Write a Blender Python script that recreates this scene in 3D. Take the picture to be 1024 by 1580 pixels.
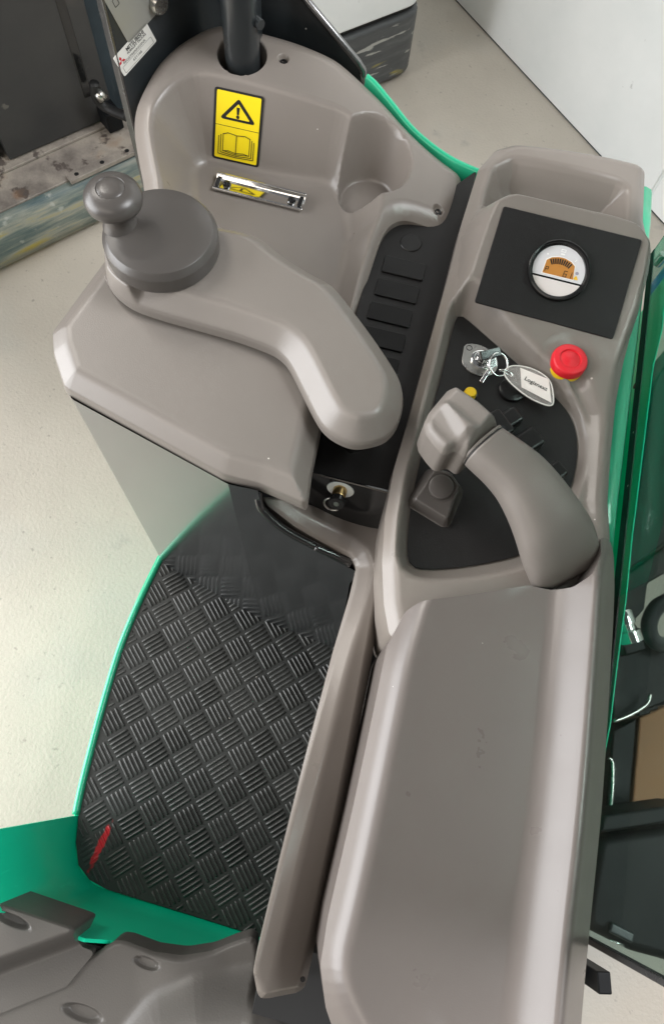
import bpy, bmesh, math, random
import numpy as np
from mathutils import Vector, Matrix
from mathutils.geometry import delaunay_2d_cdt

random.seed(7); rng = np.random.default_rng(7)
scene = bpy.context.scene
for o in list(bpy.data.objects): bpy.data.objects.remove(o)
COL = scene.collection

# ------------------------------------------------------------------ camera
CAM_H = 1.5                        # metres above the shop floor
FOC, CX, CY = 1100.0, 512.0, 790.0 # focal length and centre, photo pixels (1024 x 1580)
_nad = np.array([447.0 - CX, 1198.0 - CY, FOC]); _nad /= np.linalg.norm(_nad)
_Z = -_nad
_g = np.array([math.sin(math.radians(14)), -math.cos(math.radians(14)), 0.0])
_Y = _g - _Z * _g.dot(_Z); _Y /= np.linalg.norm(_Y)
_X = np.cross(_Y, _Z)
A = np.array([_X, _Y, _Z])         # rows: world axes in camera (right, down, forward)
cam_d = bpy.data.cameras.new('camera'); cam = bpy.data.objects.new('camera', cam_d)
COL.objects.link(cam); scene.camera = cam
cam_d.sensor_fit = 'VERTICAL'; cam_d.angle = 2 * math.atan(790.0 / FOC)
cam_d.clip_start = 0.02; cam_d.clip_end = 200
cam.matrix_world = Matrix(((A[0, 0], -A[0, 1], -A[0, 2], 0), (A[1, 0], -A[1, 1], -A[1, 2], 0),
                           (A[2, 0], -A[2, 1], -A[2, 2], CAM_H), (0, 0, 0, 1)))

# ------------------------------------------------------------------ light of the workshop
world = bpy.data.worlds.new('World'); scene.world = world; world.use_nodes = True
bg = world.node_tree.nodes['Background']
bg.inputs[0].default_value = (0.97, 0.97, 1.0, 1); bg.inputs[1].default_value = 0.15

def area(name, loc, target, sx, sy, power, col):
    l = bpy.data.lights.new(name, 'AREA'); l.shape = 'RECTANGLE'; l.size = sx; l.size_y = sy
    l.energy = power; l.color = col
    o = bpy.data.objects.new(name, l); COL.objects.link(o); o.location = loc
    o.rotation_euler = (Vector(target) - Vector(loc)).to_track_quat('-Z', 'Y').to_euler()
    return o
area('door_light', (-4.0, -0.6, 1.75), (0, .1, .85), 4.4, 3.0, 400, (0.97, 0.98, 1.0))
area('right_fill_light', (2.3, 0.6, 3.6), (-.2, 0, .4), 1.4, 2.0, 160, (0.97, 0.98, 1.0))  # added fill lamp, out of view, brightens the green bulkhead from the right
area('front_fill_light', (-2.7, 1.9, 3.7), (-.1, -.1, .4), 1.2, 1.6, 70, (1.0, 0.95, 0.88))  # added fill lamp, out of view, for the forward face of the bulkhead
area('rear_ceiling_light', (-1.4, -2.6, 3.6), (-.3, 0, .4), 4.0, 1.4, 45, (1.0, 0.90, 0.78))
scene.view_settings.view_transform = 'Standard'; scene.view_settings.look = 'None'
scene.view_settings.exposure = 0.18; scene.view_settings.gamma = 1.0

# ------------------------------------------------------------------ geometry helpers
def ray(px, py): return A @ np.array([px - CX, py - CY, FOC])
def at(px, py, z):
    r = ray(px, py); return np.array([0, 0, CAM_H]) + r * ((z - CAM_H) / r[2])
def at_y(px, py, y):
    r = ray(px, py); return np.array([0, 0, CAM_H]) + r * (y / r[1])
def at_x(px, py, x):
    r = ray(px, py); return np.array([0, 0, CAM_H]) + r * (x / r[0])
def V(p): return Vector((float(p[0]), float(p[1]), float(p[2])))
def XY(pts, z=None): return np.array([at(p[0], p[1], p[2] if len(p) > 2 else z)[:2] for p in pts])

def chaikin(P, n=2):
    P = np.asarray(P, float)
    for _ in range(n):
        Q = np.roll(P, -1, 0); P = np.stack([.75 * P + .25 * Q, .25 * P + .75 * Q], 1).reshape(-1, P.shape[1])
    return P
def spline(P, n=6, closed=True):
    P = np.asarray(P, float); N = len(P); out = []
    for i in range(N if closed else N - 1):
        g = (lambda k: P[k % N]) if closed else (lambda k: P[min(max(k, 0), N - 1)])
        p0, p1, p2, p3 = g(i - 1), g(i), g(i + 1), g(i + 2)
        for j in range(n):
            t = j / n
            out.append(.5 * (2 * p1 + (p2 - p0) * t + (2 * p0 - 5 * p1 + 4 * p2 - p3) * t * t + (3 * p1 - p0 - 3 * p2 + p3) * t ** 3))
    if not closed: out.append(P[-1])
    return np.array(out)
def rpoly(P, r, seg=6):
    """closed polygon with arc-rounded corners"""
    P = np.asarray(P, float); N = len(P); out = []
    rr = r if hasattr(r, '__len__') else [r] * N
    for i in range(N):
        p, a, b = P[i], P[i - 1], P[(i + 1) % N]
        u, v = a - p, b - p; lu, lv = np.linalg.norm(u), np.linalg.norm(v); u, v = u / lu, v / lv
        ang = math.acos(max(-1, min(1, u.dot(v))))
        if rr[i] <= 0 or ang > 3.1: out.append(p); continue
        t = min(rr[i] / math.tan(ang / 2), .48 * lu, .48 * lv)
        for k in range(seg + 1):
            s = k / seg; q0, q1 = p + u * t, p + v * t
            out.append((1 - s) ** 2 * q0 + 2 * s * (1 - s) * p + s * s * q1)
    return np.array(out)
def area2(P): return .5 * np.sum(P[:, 0] * np.roll(P[:, 1], -1) - np.roll(P[:, 0], -1) * P[:, 1])
def ccw(P): return P if area2(P) > 0 else P[::-1]
def resample(P, s):
    P = np.asarray(P); Q = np.vstack([P, P[:1]]); L = np.linalg.norm(np.diff(Q, axis=0), axis=1)
    c = np.concatenate([[0], np.cumsum(L)]); n = max(8, int(c[-1] / s)); t = np.linspace(0, c[-1], n, endpoint=False)
    return np.stack([np.interp(t, c, Q[:, k]) for k in range(P.shape[1])], 1)
def sdf(pts, poly):
    """signed distance to a closed polygon, negative inside"""
    out = np.empty(len(pts)); A0 = poly; B0 = np.roll(poly, -1, 0)
    for s in range(0, len(pts), 20000):
        p = pts[s:s + 20000]; d2 = np.full(len(p), 1e9); ins = np.zeros(len(p), bool)
        for a, b in zip(A0, B0):
            e = b - a; w = p - a; L = e.dot(e)
            if L < 1e-14: continue
            t = np.clip((w @ e) / L, 0, 1); q = w - t[:, None] * e
            d2 = np.minimum(d2, (q * q).sum(1))
            c = (a[1] <= p[:, 1]) != (b[1] <= p[:, 1])
            if c.any():
                with np.errstate(all='ignore'): xi = a[0] + (p[:, 1] - a[1]) / (b[1] - a[1] if abs(b[1] - a[1]) > 1e-12 else 1e-12) * e[0]
                ins ^= c & (p[:, 0] < xi)
        out[s:s + 20000] = np.sqrt(d2) * np.where(ins, -1, 1)
    return out
def smin(a, b, k):
    h = np.clip(.5 + .5 * (b - a) / k, 0, 1); return b * (1 - h) + a * h - k * h * (1 - h)
def smax(a, b, k): return -smin(-a, -b, k)
def sstep(a, b, x):
    t = np.clip((x - a) / (b - a), 0, 1); return t * t * (3 - 2 * t)
def fit(pts, quad=False):
    """smooth surface through photographed points (px, py, z)"""
    W = np.array([at(*p) for p in pts]); x, y = W[:, 0], W[:, 1]
    f = (lambda x, y: np.stack([np.ones_like(x), x, y, x * x, x * y, y * y], -1)) if quad else (lambda x, y: np.stack([np.ones_like(x), x, y], -1))
    c = np.linalg.lstsq(f(x, y), W[:, 2], rcond=None)[0]
    return lambda p: f(p[:, 0], p[:, 1]) @ c
def hit(px, py, hf, z0=.98, z1=.5):
    """where the line of sight meets a height surface"""
    zs = np.linspace(z0, z1, 600); P = np.array([at(px, py, z) for z in zs]); h = hf(P[:, :2])
    k = np.argmax(P[:, 2] <= h); return P[k]
def hnormal(p, hf, e=.002):
    q = np.array([[p[0] + e, p[1]], [p[0] - e, p[1]], [p[0], p[1] + e], [p[0], p[1] - e]]); h = hf(q)
    n = np.array([-(h[0] - h[1]) / (2 * e), -(h[2] - h[3]) / (2 * e), 1]); return n / np.linalg.norm(n)

M = {}
def link(name, me, mat, parent=None, smooth=False, label=None):
    ob = bpy.data.objects.new(name, me); COL.objects.link(ob)
    if mat is not None:
        for m in (mat if isinstance(mat, (list, tuple)) else [mat]): me.materials.append(M[m] if isinstance(m, str) else m)
    if smooth:
        me.polygons.foreach_set('use_smooth', [True] * len(me.polygons))
    if parent is not None:
        ob.parent = parent
        if parent.type == 'EMPTY': ob.matrix_parent_inverse = Matrix.Translation(parent.location).inverted()
    if label: ob['label'] = label
    return ob
def tag(o, label, cat, group=None, kind=None):
    if kind: o['kind'] = kind
    if label: o['label'] = label
    if cat: o['category'] = cat
    if group: o['group'] = group
    return o
def thing(name, label, cat, loc=(0, 0, 0), group=None):
    o = bpy.data.objects.new(name, None); COL.objects.link(o); o.empty_display_size = .05
    o.location = loc
    return tag(o, label, cat, group)
def offset_ring(P, d):
    T = np.roll(P, -1, 0) - np.roll(P, 1, 0); T /= np.linalg.norm(T, axis=1)[:, None] + 1e-12
    return P + np.stack([T[:, 1], -T[:, 0]], 1) * d       # ccw: outward for d > 0

def molding(name, outline, hf, mat, parent=None, feats=(), edge=(0, .0015, .003, .005, .0075, .0105, .014), sp=.005, zb=.7, label=None):
    """a moulded shell: a height surface over an outline, with a skirt down to zb and analytic normals"""
    out = ccw(resample(outline, sp * .6)); rings = [out]
    for e in edge[1:]:
        q = offset_ring(out, -e); d = sdf(q, out); rings.append(q[np.abs(d + e) < .0004])
    keepout = [(out, -edge[-1] - sp * .35, 1)]
    for poly, offs in feats:
        fp = ccw(resample(poly, sp * .6))
        for o in offs:
            q = offset_ring(fp, o); d = sdf(q, fp); q = q[np.abs(d - o) < .0004]
            if len(q): rings.append(q[sdf(q, out) < -edge[-1] - sp * .25])
        keepout.append((fp, (min(offs) - sp * .35, max(offs) + sp * .35), 2))
    lo, hi = out.min(0), out.max(0)
    gx, gy = np.meshgrid(np.arange(lo[0], hi[0], sp), np.arange(lo[1], hi[1], sp * .866))
    gx = gx + (np.arange(gx.shape[0]) % 2)[:, None] * sp * .5
    G = np.stack([gx.ravel(), gy.ravel()], 1); G = G[sdf(G, out) < -edge[-1] - sp * .35]
    for fp, lim, kind in keepout[1:]:
        d = sdf(G, fp); G = G[(d < lim[0]) | (d > lim[1])]
    P = np.vstack(rings + [G])
    nb = len(out)
    key = np.round(P / .0008).astype(np.int64); _, idx = np.unique(key, axis=0, return_index=True)
    idx = np.array(sorted(set(idx.tolist()) | set(range(nb)))); P = P[idx]
    r = delaunay_2d_cdt([Vector(p) for p in P.tolist()], [(i, (i + 1) % nb) for i in range(nb)], [], 0, 1e-7)
    VV = np.array([[v.x, v.y] for v in r[0]]); T = np.array([f for f in r[2] if len(f) == 3], int)
    cen = VV[T].mean(1); T = T[sdf(cen, out) < 0]
    z = hf(VV); e = .0006
    dx = (hf(VV + [e, 0]) - hf(VV - [e, 0])) / (2 * e); dy = (hf(VV + [0, e]) - hf(VV - [0, e])) / (2 * e)
    Nn = np.stack([-dx, -dy, np.ones_like(dx)], 1); Nn /= np.linalg.norm(Nn, axis=1)[:, None]
    n = len(VV); zo = hf(out); T2 = np.roll(out, -1, 0) - np.roll(out, 1, 0); T2 /= np.linalg.norm(T2, axis=1)[:, None]
    On = np.stack([T2[:, 1], -T2[:, 0], np.zeros(nb)], 1)
    verts = np.vstack([np.column_stack([VV, z]), np.column_stack([out, zo]), np.column_stack([out, np.minimum(zb, zo - .001)])])
    nor = np.vstack([Nn, On, On])
    faces = T.tolist() + [(n + i, n + nb + i, n + nb + (i + 1) % nb, n + (i + 1) % nb) for i in range(nb)]
    me = bpy.data.meshes.new(name); me.from_pydata(verts.tolist(), [], faces); me.update()
    ob = link(name, me, mat, parent, True, label)
    me.normals_split_custom_set_from_vertices(nor.tolist())
    return ob

def bm_obj(name, bm, mat, parent=None, smooth=False, bevel=0, seg=2, label=None):
    bmesh.ops.recalc_face_normals(bm, faces=bm.faces)
    me = bpy.data.meshes.new(name); bm.to_mesh(me); bm.free()
    ob = link(name, me, mat, parent, smooth, label)
    if bevel:
        m = ob.modifiers.new('bevel', 'BEVEL'); m.width = bevel; m.segments = seg; m.limit_method = 'ANGLE'; m.angle_limit = math.radians(35)
        m.harden_normals = True
        me.polygons.foreach_set('use_smooth', [True] * len(me.polygons))
    return ob
def prism(name, poly, z0, z1, mat, parent=None, bevel=.002, seg=3, top=None, label=None):
    """upright prism; top = outline of the upper face if different"""
    poly = ccw(np.asarray(poly)); top = poly if top is None else np.asarray(top)
    bm = bmesh.new(); zf = (lambda i: z1[i]) if hasattr(z1, '__len__') else (lambda i: z1)
    a = [bm.verts.new((p[0], p[1], z0)) for p in poly]; b = [bm.verts.new((p[0], p[1], zf(i))) for i, p in enumerate(top)]
    n = len(a); bm.faces.new(a[::-1]); bm.faces.new(b)
    for i in range(n): bm.faces.new((a[i], a[(i + 1) % n], b[(i + 1) % n], b[i]))
    return bm_obj(name, bm, mat, parent, False, bevel, seg, label)
def box(name, c, s, mat, parent=None, rz=0.0, bevel=.002, Mx=None, label=None):
    bm = bmesh.new(); bmesh.ops.create_cube(bm, size=1)
    T = Mx if Mx is not None else Matrix.Translation(V(c)) @ Matrix.Rotation(rz, 4, 'Z')
    bm.transform(T @ Matrix.Diagonal((s[0], s[1], s[2], 1)))
    return bm_obj(name, bm, mat, parent, False, bevel, 2, label)
def loft(name, rings, mat, parent=None, caps=True, smooth=True, closed_u=False, label=None):
    bm = bmesh.new(); R = [[bm.verts.new(tuple(map(float, p))) for p in r] for r in rings]; n = len(R[0])
    for a, b in zip(R[:-1], R[1:]):
        for i in range(n): bm.faces.new((a[i], a[(i + 1) % n], b[(i + 1) % n], b[i]))
    if caps: bm.faces.new(R[0][::-1]); bm.faces.new(R[-1])
    ob = bm_obj(name, bm, mat, parent, smooth, 0, 2, label)
    return ob
def lathe(name, prof, Mx, mat, parent=None, n=48, sharp=None, label=None):
    """prof: list of (r, z); revolved about the local z axis of Mx"""
    bm = bmesh.new(); R = []
    for r, z in prof:
        if r < 1e-6: R.append([bm.verts.new((0, 0, z))])
        else: R.append([bm.verts.new((r * math.cos(2 * math.pi * i / n), r * math.sin(2 * math.pi * i / n), z)) for i in range(n)])
    for a, b in zip(R[:-1], R[1:]):
        for i in range(n):
            j = (i + 1) % n
            if len(a) == 1 and len(b) == 1: continue
            if len(a) == 1: bm.faces.new((a[0], b[i], b[j]))
            elif len(b) == 1: bm.faces.new((a[i], a[j], b[0]))
            else: bm.faces.new((a[i], a[j], b[j], b[i]))
    bm.transform(Mx)
    ob = bm_obj(name, bm, mat, parent, True, 0, 2, label)
    ob.data.set_sharp_from_angle(angle=math.radians(40))
    return ob
def tube(name, pts, r, mat, parent=None, n=10, closed=False, label=None):
    pts = [V(p) for p in pts]; rings = []; N = len(pts); up = Vector((0, 0, 1)); prev = None
    for i, p in enumerate(pts):
        t = (pts[(i + 1) % N] - pts[i - 1]) if closed else (pts[min(i + 1, N - 1)] - pts[max(i - 1, 0)])
        t.normalize()
        if prev is None: s = t.cross(up if abs(t.z) < .9 else Vector((1, 0, 0))).normalized()
        else: s = (prev - t * prev.dot(t)).normalized()
        prev = s; u = t.cross(s); rr = r[i] if hasattr(r, '__len__') else r
        rings.append([p + s * (rr * math.cos(2 * math.pi * k / n)) + u * (rr * math.sin(2 * math.pi * k / n)) for k in range(n)])
    if closed: rings.append(rings[0])
    bm = bmesh.new(); R = [[bm.verts.new(q) for q in ring] for ring in (rings[:-1] if closed else rings)]
    if closed: R.append(R[0])
    for a, b in zip(R[:-1], R[1:]):
        for i in range(n): bm.faces.new((a[i], a[(i + 1) % n], b[(i + 1) % n], b[i]))
    if not closed: bm.faces.new(R[0][::-1]); bm.faces.new(R[-1])
    return bm_obj(name, bm, mat, parent, True, 0, 2, label)
def frame(o, x, n):
    """matrix with origin o, x axis close to x, z axis n"""
    n = V(n).normalized(); x = V(x); x = (x - n * x.dot(n)).normalized(); y = n.cross(x)
    return Matrix(((x.x, y.x, n.x, o[0]), (x.y, y.y, n.y, o[1]), (x.z, y.z, n.z, o[2]), (0, 0, 0, 1)))
def circ(r, n=48, c=(0, 0), a0=0, a1=2 * math.pi):
    full = abs(a1 - a0 - 2 * math.pi) < 1e-6
    return [(c[0] + r * math.cos(a0 + (a1 - a0) * i / (n if full else n - 1)), c[1] + r * math.sin(a0 + (a1 - a0) * i / (n if full else n - 1))) for i in range(n)]
def rrect(w, h, r, c=(0, 0), seg=5):
    return rpoly([(c[0] - w / 2, c[1] - h / 2), (c[0] + w / 2, c[1] - h / 2), (c[0] + w / 2, c[1] + h / 2), (c[0] - w / 2, c[1] + h / 2)], r, seg)
def text_mesh(s, size, bold=0.0, shear=0.0, align='CENTER', sx=1.0):
    c = bpy.data.curves.new('print', 'FONT'); c.body = s; c.size = size; c.align_x = align; c.align_y = 'CENTER'
    c.offset = bold; c.shear = shear; c.resolution_u = 3
    o = bpy.data.objects.new('print', c); COL.objects.link(o)
    bpy.context.view_layer.update()
    me = bpy.data.meshes.new_from_object(o.evaluated_get(bpy.context.evaluated_depsgraph_get()))
    vs = [(v.co.x * sx, v.co.y) for v in me.vertices]; fs = [tuple(p.vertices) for p in me.polygons]
    bpy.data.objects.remove(o); bpy.data.curves.remove(c); bpy.data.meshes.remove(me)
    return vs, fs
def decal(name, Mx, items, mats, parent=None, thick=.0004, label=None):
    """a flat printed piece as ONE mesh. items: (kind, data, material index, layer)"""
    bm = bmesh.new()
    def poly(P, mi, lz):
        f = bm.faces.new([bm.verts.new((p[0], p[1], lz)) for p in P]); f.material_index = mi
    for kind, data, mi, layer in items:
        lz = thick + layer * .00025
        if kind == 'base':                                    # body with real thickness
            P = ccw(np.asarray(data)); a = [bm.verts.new((p[0], p[1], 0)) for p in P]; b = [bm.verts.new((p[0], p[1], lz)) for p in P]
            f = bm.faces.new(b); f.material_index = mi
            for i in range(len(a)):
                f = bm.faces.new((a[i], a[(i + 1) % len(a)], b[(i + 1) % len(a)], b[i])); f.material_index = mi
        elif kind == 'poly': poly(ccw(np.asarray(data)), mi, lz)
        elif kind == 'line':                                  # (points, width, closed)
            pts, w, closed = data; pts = [np.array(p, float) for p in pts]; n = len(pts)
            for i in range(n if closed else n - 1):
                a, b = pts[i], pts[(i + 1) % n]; t = b - a; L = np.linalg.norm(t)
                if L < 1e-9: continue
                t /= L; q = np.array([-t[1], t[0]]) * w / 2; a, b = a - t * w * .45, b + t * w * .45
                poly(ccw(np.array([a + q, a - q, b - q, b + q])), mi, lz + i * 1e-6)
        elif kind == 'text':                                  # (string, size, pos, angle, opts)
            s, size, pos, ang, op = data; vs, fs = text_mesh(s, size, **op)
            ca, sa = math.cos(ang), math.sin(ang)
            bv = [bm.verts.new((pos[0] + x * ca - y * sa, pos[1] + x * sa + y * ca, lz)) for x, y in vs]
            for f in fs:
                try: g = bm.faces.new([bv[k] for k in f]); g.material_index = mi
                except ValueError: pass
    bm.transform(Mx); me = bpy.data.meshes.new(name); bm.to_mesh(me); bm.free()
    return link(name, me, mats, parent, False, label)

# ------------------------------------------------------------------ materials
def mat(name, col, rough=.45, metal=0.0, coat=0.0, coat_rough=.1, spec=.5, grain=0.0, gscale=900, vary=.06, vscale=9,
        rvar=.08, specks=0.0, emit=None, estr=0, trans=0.0, ior=1.45, alpha=1.0, scratch=0.0):
    m = bpy.data.materials.new(name); m.use_nodes = True; nt = m.node_tree; N, L = nt.nodes, nt.links
    b = N['Principled BSDF']; tc = N.new('ShaderNodeTexCoord')
    def noise(scale, det=3, rough_=.55):
        n = N.new('ShaderNodeTexNoise'); n.inputs['Scale'].default_value = scale; n.inputs['Detail'].default_value = det
        n.inputs['Roughness'].default_value = rough_; L.new(tc.outputs['Object'], n.inputs['Vector']); return n
    b.inputs['Metallic'].default_value = metal; b.inputs['IOR'].default_value = ior
    b.inputs['Specular IOR Level'].default_value = spec
    b.inputs['Coat Weight'].default_value = coat; b.inputs['Coat Roughness'].default_value = coat_rough
    b.inputs['Transmission Weight'].default_value = trans; b.inputs['Alpha'].default_value = alpha
    c4 = (*col, 1)
    if vary > 0:
        n = noise(vscale, 4); mx = N.new('ShaderNodeMix'); mx.data_type = 'RGBA'
        mx.inputs['A'].default_value = (*[c * (1 - vary) for c in col], 1); mx.inputs['B'].default_value = (*[min(1, c * (1 + vary)) for c in col], 1)
        mr = N.new('ShaderNodeMapRange'); mr.inputs['From Min'].default_value = .15; mr.inputs['From Max'].default_value = .85
        L.new(n.outputs['Fac'], mr.inputs['Value']); L.new(mr.outputs['Result'], mx.inputs['Factor']); cur = mx.outputs['Result']
    else:
        rgb = N.new('ShaderNodeRGB'); rgb.outputs[0].default_value = c4; cur = rgb.outputs[0]
    if specks > 0:                                            # sparse pale dust specks
        v = N.new('ShaderNodeTexVoronoi'); v.inputs['Scale'].default_value = 42; L.new(tc.outputs['Object'], v.inputs['Vector'])
        lt = N.new('ShaderNodeMath'); lt.operation = 'LESS_THAN'; L.new(v.outputs['Distance'], lt.inputs[0])
        sp = N.new('ShaderNodeSeparateColor'); L.new(v.outputs['Color'], sp.inputs[0])
        th = N.new('ShaderNodeMapRange'); th.inputs['From Min'].default_value = 1 - .3 * specks; th.inputs['From Max'].default_value = 1
        th.inputs['To Min'].default_value = 0; th.inputs['To Max'].default_value = .055; L.new(sp.outputs[0], th.inputs['Value']); L.new(th.outputs['Result'], lt.inputs[1])
        mx2 = N.new('ShaderNodeMix'); mx2.data_type = 'RGBA'; mx2.inputs['B'].default_value = (.55, .52, .48, 1)
        L.new(cur, mx2.inputs['A']); L.new(lt.outputs[0], mx2.inputs['Factor']); cur = mx2.outputs['Result']
    if scratch > 0:
        n = N.new('ShaderNodeTexNoise'); n.inputs['Scale'].default_value = 14; n.inputs['Detail'].default_value = 5
        mp = N.new('ShaderNodeMapping'); mp.inputs['Scale'].default_value = (1, 9, 1); mp.inputs['Rotation'].default_value = (0, 0, .5)
        L.new(tc.outputs['Object'], mp.inputs['Vector']); L.new(mp.outputs[0], n.inputs['Vector'])
        r2 = N.new('ShaderNodeMapRange'); r2.inputs['From Min'].default_value = .66; r2.inputs['From Max'].default_value = .72; r2.inputs['To Max'].default_value = scratch
        L.new(n.outputs['Fac'], r2.inputs['Value'])
        mx3 = N.new('ShaderNodeMix'); mx3.data_type = 'RGBA'; mx3.inputs['B'].default_value = (*[min(1, c * 1.5 + .05) for c in col], 1)
        L.new(cur, mx3.inputs['A']); L.new(r2.outputs['Result'], mx3.inputs['Factor']); cur = mx3.outputs['Result']
    L.new(cur, b.inputs['Base Color'])
    if rvar > 0:
        n = noise(vscale * 2.3, 5); mr = N.new('ShaderNodeMapRange'); mr.inputs['To Min'].default_value = max(0.02, rough - rvar); mr.inputs['To Max'].default_value = min(1, rough + rvar)
        L.new(n.outputs['Fac'], mr.inputs['Value']); L.new(mr.outputs['Result'], b.inputs['Roughness'])
    else: b.inputs['Roughness'].default_value = rough
    if grain > 0:
        n = noise(gscale, 2); bp = N.new('ShaderNodeBump'); bp.inputs['Strength'].default_value = grain; bp.inputs['Distance'].default_value = .001
        L.new(n.outputs['Fac'], bp.inputs['Height']); L.new(bp.outputs[0], b.inputs['Normal'])
    if emit: b.inputs['Emission Color'].default_value = (*emit, 1); b.inputs['Emission Strength'].default_value = estr
    M[name] = m; return m

mat('grey_plastic', (.200, .177, .157), .31, grain=.10, specks=.35, vary=.06, rvar=.08, spec=.5)
mat('arm_plastic', (.178, .160, .143), .33, grain=.14, specks=.3, vary=.05, rvar=.08)
mat('rest_plastic', (.138, .121, .111), .30, grain=.06, specks=.5, vary=.06, rvar=.07)
mat('knob_plastic', (.066, .060, .055), .32, grain=.08, specks=.2, vary=.05)
mat('seat_plastic', (.095, .088, .080), .42, grain=.22, gscale=500, specks=.2)
mat('black_plastic', (.013, .0122, .012), .50, spec=.35, grain=.18, specks=.55, vary=.1)
mat('black_blank', (.010, .0097, .0095), .30, spec=.4, grain=.10, specks=.3, vary=.1)
mat('boss_plastic', (.06, .053, .048), .36, grain=.1, vary=.08)
mat('bezel_black', (.006, .006, .006), .22, spec=.35)
mat('grip_plastic', (.160, .143, .128), .42, grain=.12, specks=.3, vary=.06, rvar=.06)
mat('gloss_black', (.012, .012, .012), .12, coat=.4, specks=.3)
mat('rubber', (.012, .012, .012), .55)
mat('dark_steel', (.022, .027, .03), .35, coat=.3, coat_rough=.25, specks=.2, vary=.15)
mat('pole_paint', (.022, .026, .028), .30, coat=.4, coat_rough=.2, specks=.35, vary=.1)
mat('column_paint', (.060, .064, .066), .20, metal=.55, coat=.7, coat_rough=.10, spec=.8, vary=.05, rvar=.03)
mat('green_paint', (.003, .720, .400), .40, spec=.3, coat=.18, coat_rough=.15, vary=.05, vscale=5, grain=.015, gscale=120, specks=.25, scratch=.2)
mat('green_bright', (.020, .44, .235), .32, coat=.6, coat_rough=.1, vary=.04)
mat('white_paint', (.70, .74, .72), .45, vary=.06, vscale=4)
mat('mat_rubber', (.036, .038, .036), .42, grain=.25, gscale=260, vary=.35, vscale=14, rvar=.12, spec=.5, specks=.5)
mat('tread_rubber', (.054, .056, .053), .40, grain=.3, gscale=300, vary=.35, vscale=14, rvar=.12, spec=.6, specks=.3)
mat('chrome', (.75, .75, .74), .08, metal=1, vary=0, rvar=.02)
mat('zinc', (.50, .49, .46), .28, metal=1, vary=.1, vscale=40)
mat('brass', (.62, .44, .20), .30, metal=1, vary=.1)
mat('steel_edge', (.20, .20, .20), .25, metal=.9, vary=.1, vscale=30)
mat('yellow_print', (.86, .66, .006), .40, vary=.03)
mat('black_print', (.010, .010, .010), .40, vary=0)
mat('white_label', (.78, .77, .72), .42, vary=.03)
mat('silver_label', (.36, .36, .33), .32, metal=.35, vary=.05)
mat('ink', (.03, .03, .03), .5, vary=0)
mat('red_print', (.55, .01, .025), .45, vary=0)
mat('red_plastic', (.72, .018, .030), .38, vary=.04, grain=.05)
mat('yellow_plastic', (.80, .52, .02), .30, vary=.03)
mat('gauge_face', (.66, .64, .66), .50, vary=.02)
mat('gauge_low', (.70, .64, .62), .5, vary=.02)
mat('white_print', (.86, .85, .84), .5, vary=0)
mat('lcd', (.40, .17, .035), .30, vary=.06, vscale=60, emit=(.45, .19, .04), estr=.22)
mat('amber', (.80, .48, .03), .4, vary=0)
mat('lilac', (.30, .27, .32), .4, vary=0)
mat('clear_acrylic', (.80, .76, .72), .08, vary=0, rvar=0, alpha=.22, spec=.8)
mat('clear_clip', (.97, .97, .97), .03, trans=1.0, ior=1.47, vary=0, rvar=0)
mat('screen_glass', (.46, .58, .53), .015, trans=1.0, ior=1.45, vary=0, rvar=0)
mat('paper', (.80, .74, .70), .55, vary=.05, vscale=60)
mat('cardboard', (.40, .20, .10), .7, vary=.12, vscale=8)
mat('mast_black', (.006, .007, .008), .5, spec=.25, vary=.3, vscale=12, specks=.4)
mat('blue_plastic', (.06, .25, .62), .4, vary=.08)
mat('post_paint', (.030, .042, .050), .6, vary=.4, vscale=14, scratch=.25, spec=.3)

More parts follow.
